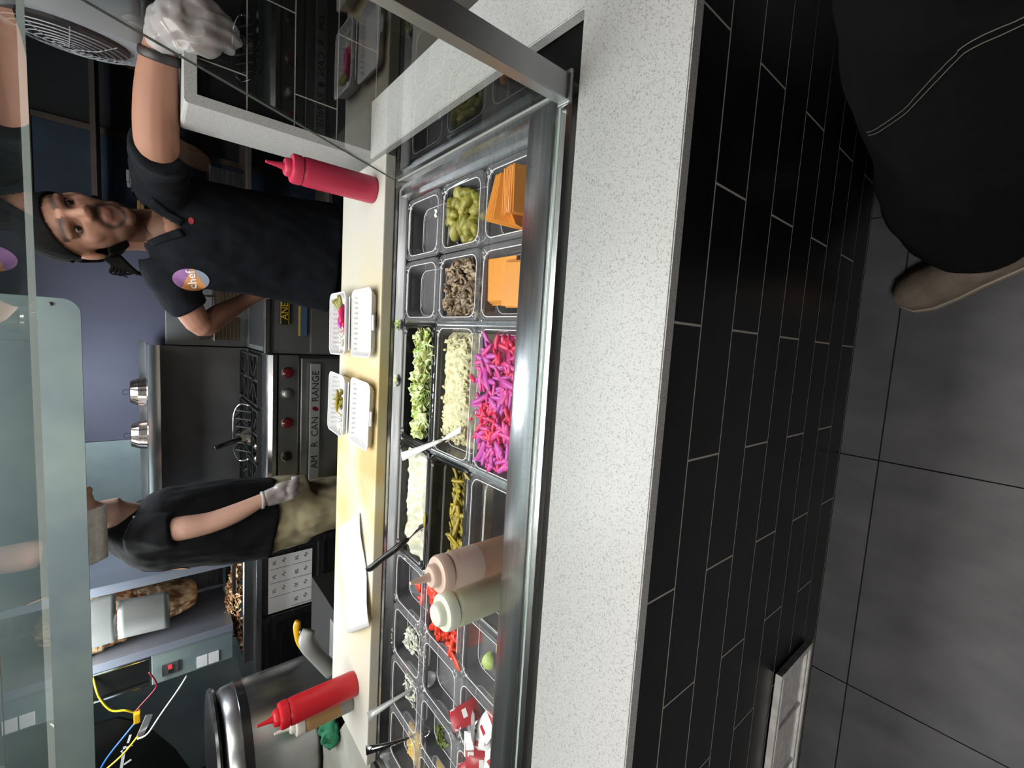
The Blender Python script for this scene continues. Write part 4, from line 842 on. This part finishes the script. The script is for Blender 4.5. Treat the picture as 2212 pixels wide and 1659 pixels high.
t = thing('black_sign', 'black rounded sign with white marks under the hood at the left', 'sign', (-2.6, 2.04, 1.3))
mk('sign_board', prism([(-2.27 - 0, 1.66), (-2.28, 1.56), (-2.34, 1.49), (-2.44, 1.42), (-2.58, 1.34), (-2.78, 1.26), (-2.95, 1.26), (-2.95, 1.66)], 'y', 2.04, 2.055), 'sign_black', t)
for q_ in ((-2.50, 1.545, .12, .012, 8), (-2.455, 1.53, .045, .010, 70), (-2.41, 1.52, .04, .009, 15), (-2.60, 1.545, .05, .012, 60), (-2.53, 1.528, .03, .009, 70)):
    mk('white_mark', xf(box((-q_[2] / 2, -.001, -q_[3] / 2), (q_[2] / 2, 0, q_[3] / 2)), T(q_[0], 2.0395, q_[1]) @ rot('Y', q_[4])), 'print_white', t)
# big steel drum, knife rack, cloth, worktop at the left
wt = thing('left_worktop', 'grey worktop at the left end behind the cutting board', 'worktop', (-2.2, 1.2, 0))
mk('top', prism([(-1.70, .60), (-1.70, .80), (-1.84, .90)] + [(-2.11 + .275 * cos(rad(a)), 1.33 + .275 * sin(rad(a))) for a in (-42, -60, -80, -100, -120, -140, -160)] + [(-2.9, 1.24), (-2.9, .60)], 'z', .885, .902), 'light_grey_counter', wt)
mk('cabinet', box((-2.85, .90, 0), (-1.60, 1.62, .80)), 'void_black', wt)
dm = thing('steel_drum', 'large polished steel drum warmer with black rim and band', 'drum', (-2.13, 1.32, .80))
dx, dy, dr_ = -2.11, 1.33, .255
mk('drum_body', lathe([(dr_ * .97, .80), (dr_, .81), (dr_, 1.17), (dr_ * .985, 1.205), (dr_ * .93, 1.225), (dr_ * .9, 1.23)], (dx, dy, 0), 48), 'steel_v', dm, smooth=40)
mk('black_band', lathe([(dr_ + .002, 1.135), (dr_ + .004, 1.137), (dr_ + .004, 1.165), (dr_ + .002, 1.167)], (dx, dy, 0), 48), 'black_plastic', dm, smooth=40)
mk('black_rim', lathe([(dr_ * .93, 1.232), (dr_ * 1.02, 1.234), (dr_ * 1.04, 1.243), (dr_ * 1.02, 1.252), (dr_ * .9, 1.256), (.05, 1.258)], (dx, dy, 0), 48), 'black_plastic', dm, smooth=40)
kn = thing('electric_slicer', 'grey plastic slicer lying behind the cutting board with yellow and black handles', 'slicer', (-1.62, 1.1, .8))
mk('housing', tube(spline([(-1.50, 1.06, .965, .022, .03), (-1.54, 1.05, .975, .03, .035), (-1.62, 1.05, .93, .03, .03), (-1.70, 1.04, .88, .028, .028)], 4), 12), 'grey_plastic', kn, smooth=True)
mk('black_grip', tube(spline([(-1.50, 1.08, .985, .012), (-1.57, 1.08, .975, .013), (-1.66, 1.08, .925, .013)], 4), 10), 'black_plastic', kn, smooth=True)
mk('yellow_grip', tube(spline([(-1.475, 1.10, .995, .011), (-1.50, 1.10, .998, .014), (-1.57, 1.10, .985, .013), (-1.645, 1.10, .945, .010)], 4), 10), 'yellow_plastic', kn, smooth=True)
mk('stand', box((-1.75, 1.02, .801), (-1.52, 1.12, .87), .005), 'grey_plastic', kn)
V, F = ball((0, 0, 0), (.075, .06, .04), 28, 18); mk('green_cloth', ([Vector((v.x - 1.83, v.y + .93, v.z * (1 if v.z > 0 else .3) + .915)) + mnoise.noise_vector(v * 35) * .02 for v in V], F), 'cloth_green', smooth=True, label='crumpled dark green cloth at the left end of the cutting board', cat='cloth')
# ================================================================ RIGHT REAR: fan, shelf
fn = thing('wall_fan', 'grey white housed fan with a round wire grille at the upper right', 'fan', (.75, 1.75, 1.44))
FA = T(.625, 1.70, 1.625) @ rot('Z', -101) @ rot('Y', 6)
mk('housing', xf(join(rrloft([(0, .20, .20, .05), (.05, .21, .21, .06), (.13, .20, .20, .06), (.18, .17, .17, .06)], 6), ), FA @ rot('X', -90)), 'fan_white', fn, smooth=35)
mk('blade_disc', xf(lathe([(.165, -.012), (.165, -.002), (.01, -.001)], n=30), FA @ rot('X', -90)), 'fan_dark', fn)
for k in range(8): mk('grille_ring', xf(tube([((.02 + .021 * k) * cos(a), (.02 + .021 * k) * sin(a), -.02 - .028 * (1 - (k / 8) ** 2), .0022) for a in [2 * pi * i / 28 for i in range(29)]], 5), FA @ rot('X', -90)), 'fan_white', fn)
for a in range(0, 360, 45): mk('grille_spoke', xf(tube([(.02 * cos(rad(a)), .02 * sin(rad(a)), -.05, .002), (.1 * cos(rad(a)), .1 * sin(rad(a)), -.043, .002), (.17 * cos(rad(a)), .17 * sin(rad(a)), -.018, .002)], 5), FA @ rot('X', -90)), 'fan_white', fn)
mk('bracket', box((.68, 1.80, 1.40), (.80, 1.86, 1.48), .004), 'fan_white', fn)
mk('stand_pole', box((.72, 1.81, 0), (.75, 1.84, 1.42)), 'fan_dark', fn)
sh = thing('storage_shelf', 'dark storage shelf in the gloom behind the worker', 'shelf', (.6, 2.55, 0))
for z in (.5, .95, 1.28, 1.60): mk('board', box((.12, 2.40, z), (1.2, 2.70, z + .02)), 'wall_brown', sh)
for x in (.12, 1.17): mk('post', box((x, 2.40, 0), (x + .03, 2.43, 1.8)), 'steel_dark', sh); mk('post', box((x, 2.67, 0), (x + .03, 2.70, 1.8)), 'steel_dark', sh)
for i, (x, z, w_, h, m, lb) in enumerate(((.20, 1.302, .09, .14, 'amber_strip', 'dim amber box on the upper middle shelf behind the worker'), (.36, 1.302, .05, .18, 'grey_plastic', 'narrow grey carton on the upper middle shelf'), (.22, .972, .16, .12, 'wall_brown', 'brown box on the lower middle shelf'), (.45, .972, .12, .16, 'steel_dark', 'dark canister on the lower middle shelf'), (.55, 1.302, .14, .10, 'wall_blue', 'blue box on the upper middle shelf'))):
    t = thing('storage_box', lb, 'box', (x, 2.5, z)); mk('carton', box((x - w_ / 2, 2.46, z - .0015), (x + w_ / 2, 2.6, z + h), .003), m, t); mk('lid', box((x - w_ / 2 - .003, 2.457, z + h), (x + w_ / 2 + .003, 2.603, z + h + .012), .002), m, t)

# ================================================================ PEOPLE
from mathutils.bvhtree import BVHTree
def colmesh(o, fn):
    me = o.data; a = me.color_attributes.new('Col', 'FLOAT_COLOR', 'POINT')
    org = o.location; buf = []
    for v in me.vertices: buf += list(fn(v.co + org))
    a.data.foreach_set('color', buf)
def head_parts(A):
    g = [ball((0, .014, .036), (.075, .096, .086), 20, 14), ball((0, -.020, -.016), (.063, .072, .090), 20, 14), ball((0, -.036, -.074), (.050, .052, .040), 16, 10), ball((0, -.074, -.098), (.024, .018, .018)),
         tube([(0, -.082, .022, .009), (0, -.092, .004, .010), (0, -.104, -.014, .013), (0, -.098, -.024, .010)], 10), ball((.011, -.093, -.019), .0095), ball((-.011, -.093, -.019), .0095),
         tube([(-.052, -.060, .026, .009), (-.028, -.079, .031, .010), (0, -.083, .028, .009), (.028, -.079, .031, .010), (.052, -.060, .026, .009)], 10),
         ball((0, -.085, -.051), (.021, .009, .005)), ball((0, -.085, -.0605), (.018, .009, .0055)), ball((.038, -.052, -.018), (.022, .022, .028)), ball((-.038, -.052, -.018), (.022, .022, .028)),
         ball((.076, .010, -.008), (.009, .017, .030), R=rot('Z', 20).to_3x3()), ball((-.076, .010, -.008), (.009, .017, .030), R=rot('Z', -20).to_3x3()),
         tube([(0, .028, -.05, .055), (0, .032, -.115, .055), (0, .040, -.18, .060)], 14)]
    return [xf(q, A) for q in g]
def carve_eyes(vf, A):
    inv = A.inverted(); V = []
    for v in vf[0]:
        q = inv @ v
        for s in (-1, 1):
            d = math.hypot((q.x - s * .031) / .022, (q.z - .008) / .013)
            if d < 1 and q.y < -.04: q = q + Vector((0, .012 * (1 - d * d), 0))
        V.append(A @ q)
    return V, vf[1]
def face_colour(A, skin, beard, brow, lips, beardamt=.75):
    inv = A.inverted(); sk, be, br, li = [Vector(lin(c)[:3]) for c in (skin, beard, brow, lips)]
    def f(p):
        q = inv @ p; c = sk.copy(); n_ = mnoise.noise(q * 60) * .5 + .5
        if q.length < .19:
            jaw = 0
            if q.y < .0 and q.z < -.03: jaw = min(1, max(0, (-.035 - q.z) / .03)) * .55
            gd = abs(math.hypot(q.x / .030, (q.z + .062) / .030) - .95)
            if q.y < -.05 and -.115 < q.z < -.022: jaw = max(jaw, max(0, 1 - gd / .5))
            c = c.lerp(be, min(.95, min(1, jaw) * beardamt * (.8 + .2 * n_)))
            if q.y < -.045 and .024 < q.z < .054 and .010 < abs(q.x) < .056: c = c.lerp(br, .9 * max(0, 1 - (abs(q.z - .037 - .003 * (1 - abs(abs(q.x) - .032) / .022)) / .010) ** 2))
            d = math.hypot((abs(q.x) - .031) / .026, (q.z - .006) / .016)
            if q.y < -.045 and d < 1: c = c.lerp(Vector(lin('3a231c')[:3]), .65 * (1 - d))
            if q.y < -.075 and abs(q.x) < .022 and -.068 < q.z < -.045: c = c.lerp(li, .5)
        return (c.x, c.y, c.z, 1)
    return f
def eyes(A, parent):
    for s in (-1, 1):
        e = mk('eye', xf(ball((s * .031, -.0645, .008), .0115, 12, 8), A), 'eye_white', parent, smooth=True)
        mk('iris', xf(ball((s * .031, -.0740, .008), (.0062, .003, .0062), 10, 6), A), 'eye_dark', e, smooth=True)
def cut(vf, keep):
    V, F = vf; ok = [keep(v) for v in V]; return V, [f for f in F if all(ok[i] for i in f)]
def drape(g, bvh, d, off):
    d = Vector(d).normalized(); V = []
    for v in g[0]:
        h = bvh.ray_cast(Vector(v) - d * .3, d)
        V.append((h[0] - d * off) if h[0] is not None else Vector(v))
    return (V,) + tuple(g[1:])
def disc(cx, cz, rx, rz, y, n=56, rings=18, half=None):
    V = [(cx, y, cz)]; F = []
    for k in range(1, rings + 1):
        for i in range(n): a = 2 * pi * i / n; V.append((cx + rx * k / rings * cos(a), y, cz + rz * k / rings * sin(a)))
    for i in range(n): F.append([0, 1 + i, 1 + (i + 1) % n])
    for k in range(rings - 1):
        for i in range(n): a = 1 + k * n; F.append([a + i, a + n + i, a + n + (i + 1) % n, a + (i + 1) % n])
    return V, F
def text_geo(s, size, mt):
    cu = bpy.data.curves.new('t', 'FONT'); cu.body = s; cu.size = size; cu.align_x = 'CENTER'; cu.align_y = 'CENTER'; cu.resolution_u = 3; cu.offset = .0006
    o = bpy.data.objects.new('t', cu); C.objects.link(o); e = o.evaluated_get(bpy.context.evaluated_depsgraph_get()); me = e.to_mesh()
    g = ([mt @ v.co for v in me.vertices], [list(p.vertices) for p in me.polygons]); e.to_mesh_clear(); bpy.data.objects.remove(o); bpy.data.curves.remove(cu); return g
def ripple(vf, amp, s, seed=0):
    return [v + mnoise.noise_vector(Vector((v.x * s, v.y * s, v.z * s * .6 + seed))) * amp for v in vf[0]], vf[1]
def finger(P, n=8): return limb(P, 3, n)
def leg_set(hips, knees, ankles, r=(.10, .075, .06)):
    return join(*[limb([h + (r[0],), k + (r[1],), a + (r[2],)], 4, 14) for h, k, a in zip(hips, knees, ankles)])
def shoe_geo(heel, toe, w_=.048, h=.085):
    heel, toe = Vector(heel), Vector(toe); d = (toe - heel); s_ = d.normalized().cross(Vector((0, 0, 1)))
    st = [(0, .55, .7), (.06, .8, .95), (.25, .85, 1.0), (.45, .9, .9), (.62, 1.0, .66), (.8, 1.02, .52), (.93, .8, .42), (1.0, .35, .28)]
    up = []; so = []
    for t_, ww, hh in st:
        c = heel + d * t_; up.append([c + s_ * (w_ * ww * cos(a)) + Vector((0, 0, .022 + h * hh * sin(a))) for a in [pi * k / 10 for k in range(11)]])
        so.append([c + s_ * ((w_ + .004) * ww * k) + Vector((0, 0, z)) for k, z in ((1, 0), (1, .024), (-1, .024), (-1, 0))])
    V = [p for r in up for p in r]; F = []; n = 11
    for i in range(len(st) - 1):
        for j in range(n - 1): F.append([i * n + j, i * n + j + 1, (i + 1) * n + j + 1, (i + 1) * n + j])
        F.append([i * n, (i + 1) * n, (i + 1) * n + n - 1, i * n + n - 1])
    F += [list(range(n)), [(len(st) - 1) * n + j for j in range(n)][::-1]]
    V2 = [p for r in so for p in r]; F2 = []
    for i in range(len(st) - 1):
        for j in range(4): k = (j + 1) % 4; F2.append([i * 4 + j, i * 4 + k, (i + 1) * 4 + k, (i + 1) * 4 + j])
    F2 += [[3, 2, 1, 0], [(len(st) - 1) * 4 + j for j in range(4)]]
    return (V, F), (V2, F2)
def shoes(parent, pairs, mu='black_plastic', ms='black_plastic'):
    for h, t_ in pairs:
        u, s_ = shoe_geo(h, t_); o = mk('shoe', u, mu, parent, smooth=50); mk('sole', s_, ms, o)

def hand2(e):
    P = [tube([(-1.105, 1.475, 1.04, .030 + e, .026 + e), (-1.096, 1.475, 1.005, .036 + e, .022 + e), (-1.085, 1.475, .965, .040 + e, .020 + e)], 12, ref=(1, 0, 0))]
    for k in range(4):
        x = -1.118 + .021 * k; P.append(finger([(x, 1.474, .968, .0105 + e), (x + .012, 1.462, .935, .0098 + e), (x + .020, 1.480, .912, .009 + e), (x + .018, 1.497, .920, .008 + e)]))
    P.append(finger([(-1.070, 1.468, 1.005, .012 + e), (-1.048, 1.462, .975, .0105 + e), (-1.044, 1.468, .945, .009 + e)])); return join(*P)
# ---------------------------------------------------------------- worker leaning on the half wall
w1 = thing('person', 'worker in a black polo shirt and cap leaning one gloved arm on the half wall', 'person', (-.05, 1.42, 0))
A1 = T(-.075, 1.402, 1.588) @ rot('Z', 12) @ rot('Y', -13) @ rot('X', 3) @ Matrix.Diagonal((1.27, 1.14, 1.2, 1))
neck = A1 @ Vector((0, .036, -.16))
G = head_parts(A1) + [limb([tuple(neck) + (.055,), (-.06, 1.44, 1.37, .07)], 3), tube([(-.055, 1.42, 1.40, .12, .07), (-.05, 1.41, 1.30, .15, .085), (-.045, 1.41, 1.1, .15, .09), (-.05, 1.42, .9, .16, .1)], 16, ref=(1, 0, 0)),
    ball((-.045, 1.352, 1.378), (.040, .018, .050), R=rot('X', -24).to_3x3()),
    limb([(-.19, 1.42, 1.375, .058), (-.29, 1.445, 1.315, .050), (-.372, 1.462, 1.262, .043), (-.325, 1.515, 1.20, .042), (-.262, 1.57, 1.11, .031), (-.215, 1.585, 1.05, .034)], 4, 14),
    limb([(.07, 1.38, 1.37, .06), (.10, 1.18, 1.385, .056), (.108, 1.0, 1.398, .051), (.165, .935, 1.401, .0495), (.245, .885, 1.398, .044), (.325, .842, 1.388, .033)], 4, 14)]
def hand1(e):
    P = [tube([(.318, .845, 1.389, .036 + e, .030 + e), (.330, .80, 1.388, .040 + e, .026 + e), (.338, .755, 1.374, .044 + e, .022 + e), (.342, .735, 1.345, .044 + e, .018 + e)], 12, ref=(1, 0, 0))]
    for k, (l, dx) in enumerate(((.080, -.030), (.092, -.010), (.088, .011), (.070, .031))):
        x = .342 + dx; P.append(finger([(x, .736, 1.348, .0105 + e), (x + dx * .12, .722, 1.348 - l * .45, .0098 + e), (x + dx * .05, .728, 1.348 - l * .8, .009 + e), (x - .002, .738, 1.348 - l * 1.08, .008 + e)]))
    P.append(finger([(.305, .80, 1.378, .013 + e), (.288, .765, 1.352, .0115 + e), (.284, .742, 1.318, .0105 + e), (.290, .735, 1.295, .009 + e)])); return join(*P)
G += [hand1(0), xf(hand2(0), T(.89, .11, .015)), leg_set([(-.14, 1.42, .86), (.05, 1.42, .86)], [(-.15, 1.40, .48), (.06, 1.41, .48)], [(-.15, 1.44, .08), (.07, 1.45, .08)], (.085, .055, .04))]
fv = carve_eyes(fuse(join(*G), .0055, 3), A1)
b1 = mk('body', fv, 'skin', w1, smooth=True); colmesh(b1, face_colour(A1, '9f7461', '1c120e', '120b09', '84504a', 1.1))
eyes(A1, b1)
S = [tube(spline([(-.055, 1.435, 1.425, .070, .062), (-.052, 1.425, 1.398, .135, .085), (-.05, 1.415, 1.345, .188, .112), (-.045, 1.405, 1.24, .198, .126), (-.040, 1.41, 1.10, .200, .125), (-.042, 1.42, .96, .215, .13), (-.05, 1.42, .80, .235, .135)], 3), 28, ref=(1, 0, 0)),
     tube(spline([(-.14, 1.42, 1.375, .080), (-.225, 1.432, 1.352, .078), (-.315, 1.447, 1.299, .064)], 4), 18), tube(spline([(.06, 1.39, 1.37, .085), (.100, 1.22, 1.385, .077), (.107, 1.06, 1.392, .070), (.104, .975, 1.392, .066)], 4), 18)]
sv = fuse(join(*S), .008, 5); sv = ripple(sv, .010, 9, 3); sv = ripple(sv, .004, 26, 9)
# open the neck: leave out the cloth inside the V of the collar
bv0 = BVHTree.FromPolygons(sv[0], sv[1])
def inV(v): return not (1.26 < v.y < 1.40 and v.z > 1.338 and abs(v.x + .045) < min(.055, (v.z - 1.335) * .6)) and not (v.z > 1.43 and abs(v.x + .055) < .10 and v.y > 1.33)
sv = cut(sv, inV)
s1 = mk('shirt', sv, 'shirt_navy', w1, smooth=True); s1.modifiers.new('thickness', 'SOLIDIFY').thickness = .002
bv = BVHTree.FromPolygons(sv[0], sv[1])
for sgn in (-1, 1):
    rb = [[(-.045 + sgn * (.060 * t_ * .95 + .004 + .020 * q_ * (1.2 - .5 * t_)), 1.1, 1.336 + .098 * t_ - .012 * q_) for q_ in (0, .35, .7, 1)] for t_ in [.86 * k / 9 for k in range(10)]]
    fl_ = drape(([p for r in rb for p in r], []), bv0, (0, 1, 0), .005)[0]; mk('collar', sheet([fl_[4 * k:4 * k + 4] for k in range(10)], .005), 'shirt_navy', s1, smooth=True)
mk('button', xf(ball((0, 0, 0), (.006, .003, .006), 10, 6), T(-.087, 1.318, 1.352)), 'print_white', s1)
bd = disc(-.212, 1.303, .036, .053, 1.2); pi_ = []
for f in bd[1]:
    c = sum((Vector(bd[0][i]) for i in f), Vector()) / len(f); u, v = (c.x + .212) / .036, (c.z - 1.303) / .053
    pi_.append(0 if v > .28 - .25 * u else (2 if v < -.55 + .5 * u else 1))
pt1 = mk('sleeve_patch', drape((bd[0], bd[1], pi_), bv, (0, 1, 0), .003), ['patch_purple', 'patch_orange', 'patch_grey'], s1, smooth=True)
mk('patch_lettering', drape(text_geo('chef', .036, T(-.212, 1.2, 1.300) @ rot('Y', -12) @ rot('X', 90)), bv, (0, 1, 0), .0045), 'print_white', pt1)
mk('chest_logo', drape(disc(-.018, 1.305, .012, .008, 1.2, 10, 3), bv, (0, 1, 0), .002), 'logo_red', s1)
ch = ball((0, .016, .036), (.082, .102, .091), 120, 90)
ch = cut(ch, lambda v: v.z > .070 - .62 * (v.y + .088)) ; mk('cap', xf(ch, A1), 'hair', w1, smooth=True).modifiers.new('t', 'SOLIDIFY').thickness = .004
hr = cut(ball((0, .024, -.004), (.086, .088, .105), 100, 80), lambda v: v.y > -.028 + .25 * max(0, -.03 - v.z) and not (abs(v.x) > .06 and -.042 < v.z < .03 and v.y < .04)); hr = ripple(hr, .008, 40, 1)
hh = mk('hair', xf(hr, A1), 'hair', w1, smooth=True); hh.modifiers.new('t', 'SOLIDIFY').thickness = .006
for k in range(9): mk('hair_lock', xf(tube(spline([(-.070, .035, -.03 - .004 * k, .007), (-.092 - .003 * k, .045, -.045 - .006 * k, .006), (-.108 - .002 * (k % 4), .05, -.035 - .010 * k, .004), (-.116 - .004 * (k % 3), .05, -.045 - .012 * k, .001)], 3), 6), A1), 'hair', hh, smooth=True)
mk('glove', ripple(fuse(hand1(.007), .0045, 4), .006, 45, 2), 'glove', w1, smooth=True)
mk('watch', tube([tuple(Vector((.288, .861, 1.393)) + (Vector((.46, .888, 0)) * cos(a) + Vector((0, 0, 1)) * sin(a)) * .0405) + (.011, .004) for a in [2 * pi * k / 24 for k in range(25)]], 8, ref=(.888, -.46, 0)), 'watch_rubber', w1, smooth=True)
tv = fuse(join(tube([(-.05, 1.42, .99, .16, .11), (-.05, 1.42, .90, .205, .125), (-.05, 1.42, .83, .20, .125)], 20, ref=(1, 0, 0)), leg_set([(-.14, 1.42, .84), (.05, 1.42, .84)], [(-.15, 1.40, .48), (.06, 1.41, .48)], [(-.15, 1.44, .10), (.07, 1.45, .10)], (.105, .085, .07))), .014, 3)
mk('trousers', tv, 'shirt', w1, smooth=True); shoes(w1, [((-.15, 1.52, 0), (-.17, 1.25, 0)), ((.07, 1.53, 0), (.09, 1.26, 0))])

# ---------------------------------------------------------------- worker at the range seen from behind
w2 = thing('person', 'worker in a black t-shirt and tan trousers turned towards the range', 'person', (-1.25, 1.66, 0))
A2 = T(-1.115, 1.665, 1.700) @ rot('Z', 100) @ rot('X', -8)
neck = A2 @ Vector((0, .036, -.15))
G = head_parts(A2) + [limb([tuple(neck) + (.055,), (-1.165, 1.66, 1.46, .055)], 3), tube([(-1.18, 1.66, 1.45, .07, .10), (-1.22, 1.66, 1.38, .12, .14), (-1.24, 1.66, 1.1, .13, .14), (-1.25, 1.66, .9, .13, .14)], 16, ref=(1, 0, 0)),
    limb([(-1.19, 1.535, 1.43, .044), (-1.172, 1.485, 1.345, .048), (-1.168, 1.478, 1.245, .0435), (-1.145, 1.476, 1.15, .040), (-1.106, 1.475, 1.05, .029), (-1.10, 1.475, 1.02, .028)], 4, 14),
    limb([(-1.20, 1.78, 1.43, .044), (-1.25, 1.865, 1.28, .043), (-1.25, 1.865, 1.16, .036), (-1.235, 1.85, 1.08, .028), (-1.23, 1.85, 1.055, .028)], 4, 14)]
G += [hand2(0), xf(hand2(0), T(-.125, .375, .02)), leg_set([(-1.25, 1.58, .86), (-1.25, 1.75, .86)], [(-1.22, 1.58, .48), (-1.24, 1.76, .48)], [(-1.25, 1.58, .08), (-1.27, 1.77, .08)], (.085, .055, .04))]
b2 = mk('body', carve_eyes(fuse(join(*G), .007, 3), A2), 'skin', w2, smooth=True); colmesh(b2, face_colour(A2, 'bd9484', '8a6a58', '3a2a22', 'a5685c', .4)); eyes(A2, b2)
S = [tube(spline([(-1.155, 1.66, 1.525, .068, .066), (-1.185, 1.66, 1.495, .105, .14), (-1.215, 1.66, 1.42, .155, .195), (-1.232, 1.66, 1.27, .176, .195), (-1.25, 1.66, 1.10, .185, .18), (-1.262, 1.66, .985, .190, .175)], 3), 28, ref=(1, 0, 0)),
     tube(spline([(-1.20, 1.56, 1.45, .082), (-1.180, 1.505, 1.40, .072), (-1.168, 1.482, 1.352, .062)], 4), 18), tube(spline([(-1.20, 1.76, 1.45, .082), (-1.225, 1.82, 1.38, .070), (-1.248, 1.86, 1.29, .060)], 4), 18)]
sv = fuse(join(*S), .009, 5); sv = ripple(ripple(sv, .010, 9, 7), .004, 26, 5)
s2 = mk('shirt', sv, 'shirt', w2, smooth=True); bv2 = BVHTree.FromPolygons(sv[0], sv[1])
bd = disc(0, 0, .055, .085, 0); mt = T(-1.395, 1.58, 1.38) @ rot('Z', -52) @ rot('Y', 8)
pb = drape((xf(bd, mt)[0], bd[1], [0 if sum(bd[0][i][2] for i in f) / len(f) > .005 else 1 for f in bd[1]]), bv2, (cos(rad(38)), sin(rad(38)), 0), .003)
po = mk('back_patch', pb, ['patch_purple', 'patch_orange'], s2, smooth=True)
mk('patch_lettering', drape(text_geo('chef', .04, mt @ T(0, 0, .01) @ rot('X', 90)), bv2, (cos(rad(38)), sin(rad(38)), 0), .0045), 'print_white', po)
mk('button', xf(ball((0, 0, 0), (.005, .005, .005), 10, 6), T(*bv2.find_nearest(Vector((-1.10, 1.56, 1.488)))[0])), 'print_white', s2)
ch = cut(ball((0, .016, .036), (.081, .102, .091), 90, 60), lambda v: v.z > .03 - .4 * (v.y + .088)); mk('hair', xf(ch, A2), 'hair', w2, smooth=True).modifiers.new('t', 'SOLIDIFY').thickness = .004
mk('glove', ripple(fuse(hand2(.005), .005, 4), .005, 45, 2), 'glove', w2, smooth=True)
mk('glove_cuff', lathe([(.036, 0), (.038, .004), (.038, .01), (.034, .012)], (-1.107, 1.475, 1.045), 18), 'glove', w2, smooth=True)
tv = fuse(join(tube([(-1.262, 1.66, 1.02, .165, .155), (-1.25, 1.66, .93, .175, .165), (-1.25, 1.66, .82, .165, .165)], 20, ref=(1, 0, 0)), leg_set([(-1.25, 1.58, .84), (-1.25, 1.75, .84)], [(-1.22, 1.58, .48), (-1.24, 1.76, .48)], [(-1.25, 1.58, .10), (-1.27, 1.77, .10)], (.11, .09, .075))), .012, 3)
mk('trousers', ripple(ripple(tv, .010, 14, 4), .005, 30, 2), 'pants_tan', w2, smooth=True); shoes(w2, [((-1.34, 1.58, 0), (-1.08, 1.56, 0)), ((-1.36, 1.77, 0), (-1.10, 1.80, 0))])

# ---------------------------------------------------------------- customer in black jeans right beside the counter
w3 = thing('person', 'customer in black jeans and tan shoes standing at the counter', 'person', (.08, -.52, 0))
A3 = T(.17, -.64, 1.62) @ rot('Z', 185)
neck = A3 @ Vector((0, .036, -.16))
hp, kn_, an = [(.035, -.555, .86), (.235, -.555, .86)], [(-.055, -.515, .48), (.24, -.53, .48)], [(-.060, -.495, .08), (.25, -.52, .08)]
G = head_parts(A3) + [limb([tuple(neck) + (.055,), (.15, -.62, 1.37, .068)], 3), tube([(.14, -.62, 1.36, .14, .09), (.13, -.61, 1.2, .14, .1), (.13, -.59, .95, .14, .1)], 16, ref=(1, 0, 0)),
    limb([(.31, -.62, 1.34, .055), (.35, -.64, 1.15, .045), (.30, -.52, 1.04, .034), (.22, -.47, 1.06, .03)], 4), limb([(-.0, -.64, 1.34, .055), (.02, -.70, 1.15, .045), (.12, -.56, 1.06, .034), (.19, -.50, 1.08, .03)], 4), leg_set(hp, kn_, an, (.08, .055, .04))]
for x0, d in ((.20, -1), (.20, 1)):
    for k in range(4): G.append(finger([(x0 + .008 * d, -.475 - .012 * k, 1.065, .011), (x0 + .03 * d, -.470 - .012 * k, 1.055, .010), (x0 + .045 * d, -.478 - .012 * k, 1.045, .009)]))
    G.append(finger([(x0, -.50, 1.08, .012), (x0 - .01 * d, -.475, 1.095, .010), (x0 - .012 * d, -.455, 1.10, .009)]))
b3 = mk('body', carve_eyes(fuse(join(*G), .009, 3), A3), 'skin', w3, smooth=True); colmesh(b3, face_colour(A3, 'b88a6c', '3a2a22', '2a1d18', '97594c', .3)); eyes(A3, b3)
mk('hair', xf(cut(ball((0, .018, .03), (.084, .10, .094), 24, 16), lambda v: v.z > .04 - .5 * (v.y + .088)), A3), 'hair', w3, smooth=True)
jv = fuse(join(tube(spline([(.135, -.575, 1.02, .175, .125), (.135, -.57, .95, .205, .135), (.135, -.565, .86, .215, .135)], 3), 24, ref=(1, 0, 0)), leg_set(hp, kn_, [(-.058, -.495, .10), (.25, -.52, .085)], (.125, .112, .108))), .010, 4)
jv = ripple(ripple(jv, .014, 7, 2), .005, 22, 8); jb = mk('jeans', jv, 'denim_black', w3, smooth=True); bj = BVHTree.FromPolygons(jv[0], jv[1])
for dz in (0, .009):
    s_ = []
    for p in spline([(-.078, -.444, .734), (-.089, -.467, .768), (-.097, -.494, .811), (-.096, -.515, .842), (-.094, -.532, .866), (-.093, -.546, .881), (-.093, -.580, .885)], 4):
        h = bj.find_nearest(Vector(p) + Vector((0, 0, dz))); s_.append(tuple(h[0] + h[1] * .0006) + (.0005,))
    mk('seam', tube(s_, 5), 'stitch', jb)
tp = fuse(join(tube(spline([(.15, -.62, 1.40, .07, .06), (.145, -.615, 1.36, .165, .095), (.14, -.605, 1.22, .185, .12), (.135, -.59, 1.05, .195, .135), (.135, -.58, .97, .205, .14)], 3), 24, ref=(1, 0, 0)), tube(spline([(.28, -.62, 1.33, .07), (.35, -.64, 1.16, .062), (.33, -.58, 1.08, .052)], 4), 14), tube(spline([(.01, -.64, 1.33, .07), (.02, -.70, 1.16, .062), (.06, -.63, 1.09, .052)], 4), 14)), .012, 4)
mk('shirt', ripple(tp, .008, 10, 3), 'shirt', w3, smooth=True)
shoes(w3, [((-.085, -.585, 0), (-.205, -.364, 0)), ((.25, -.62, 0), (.27, -.36, 0))], 'shoe_tan', 'shoe_sole')
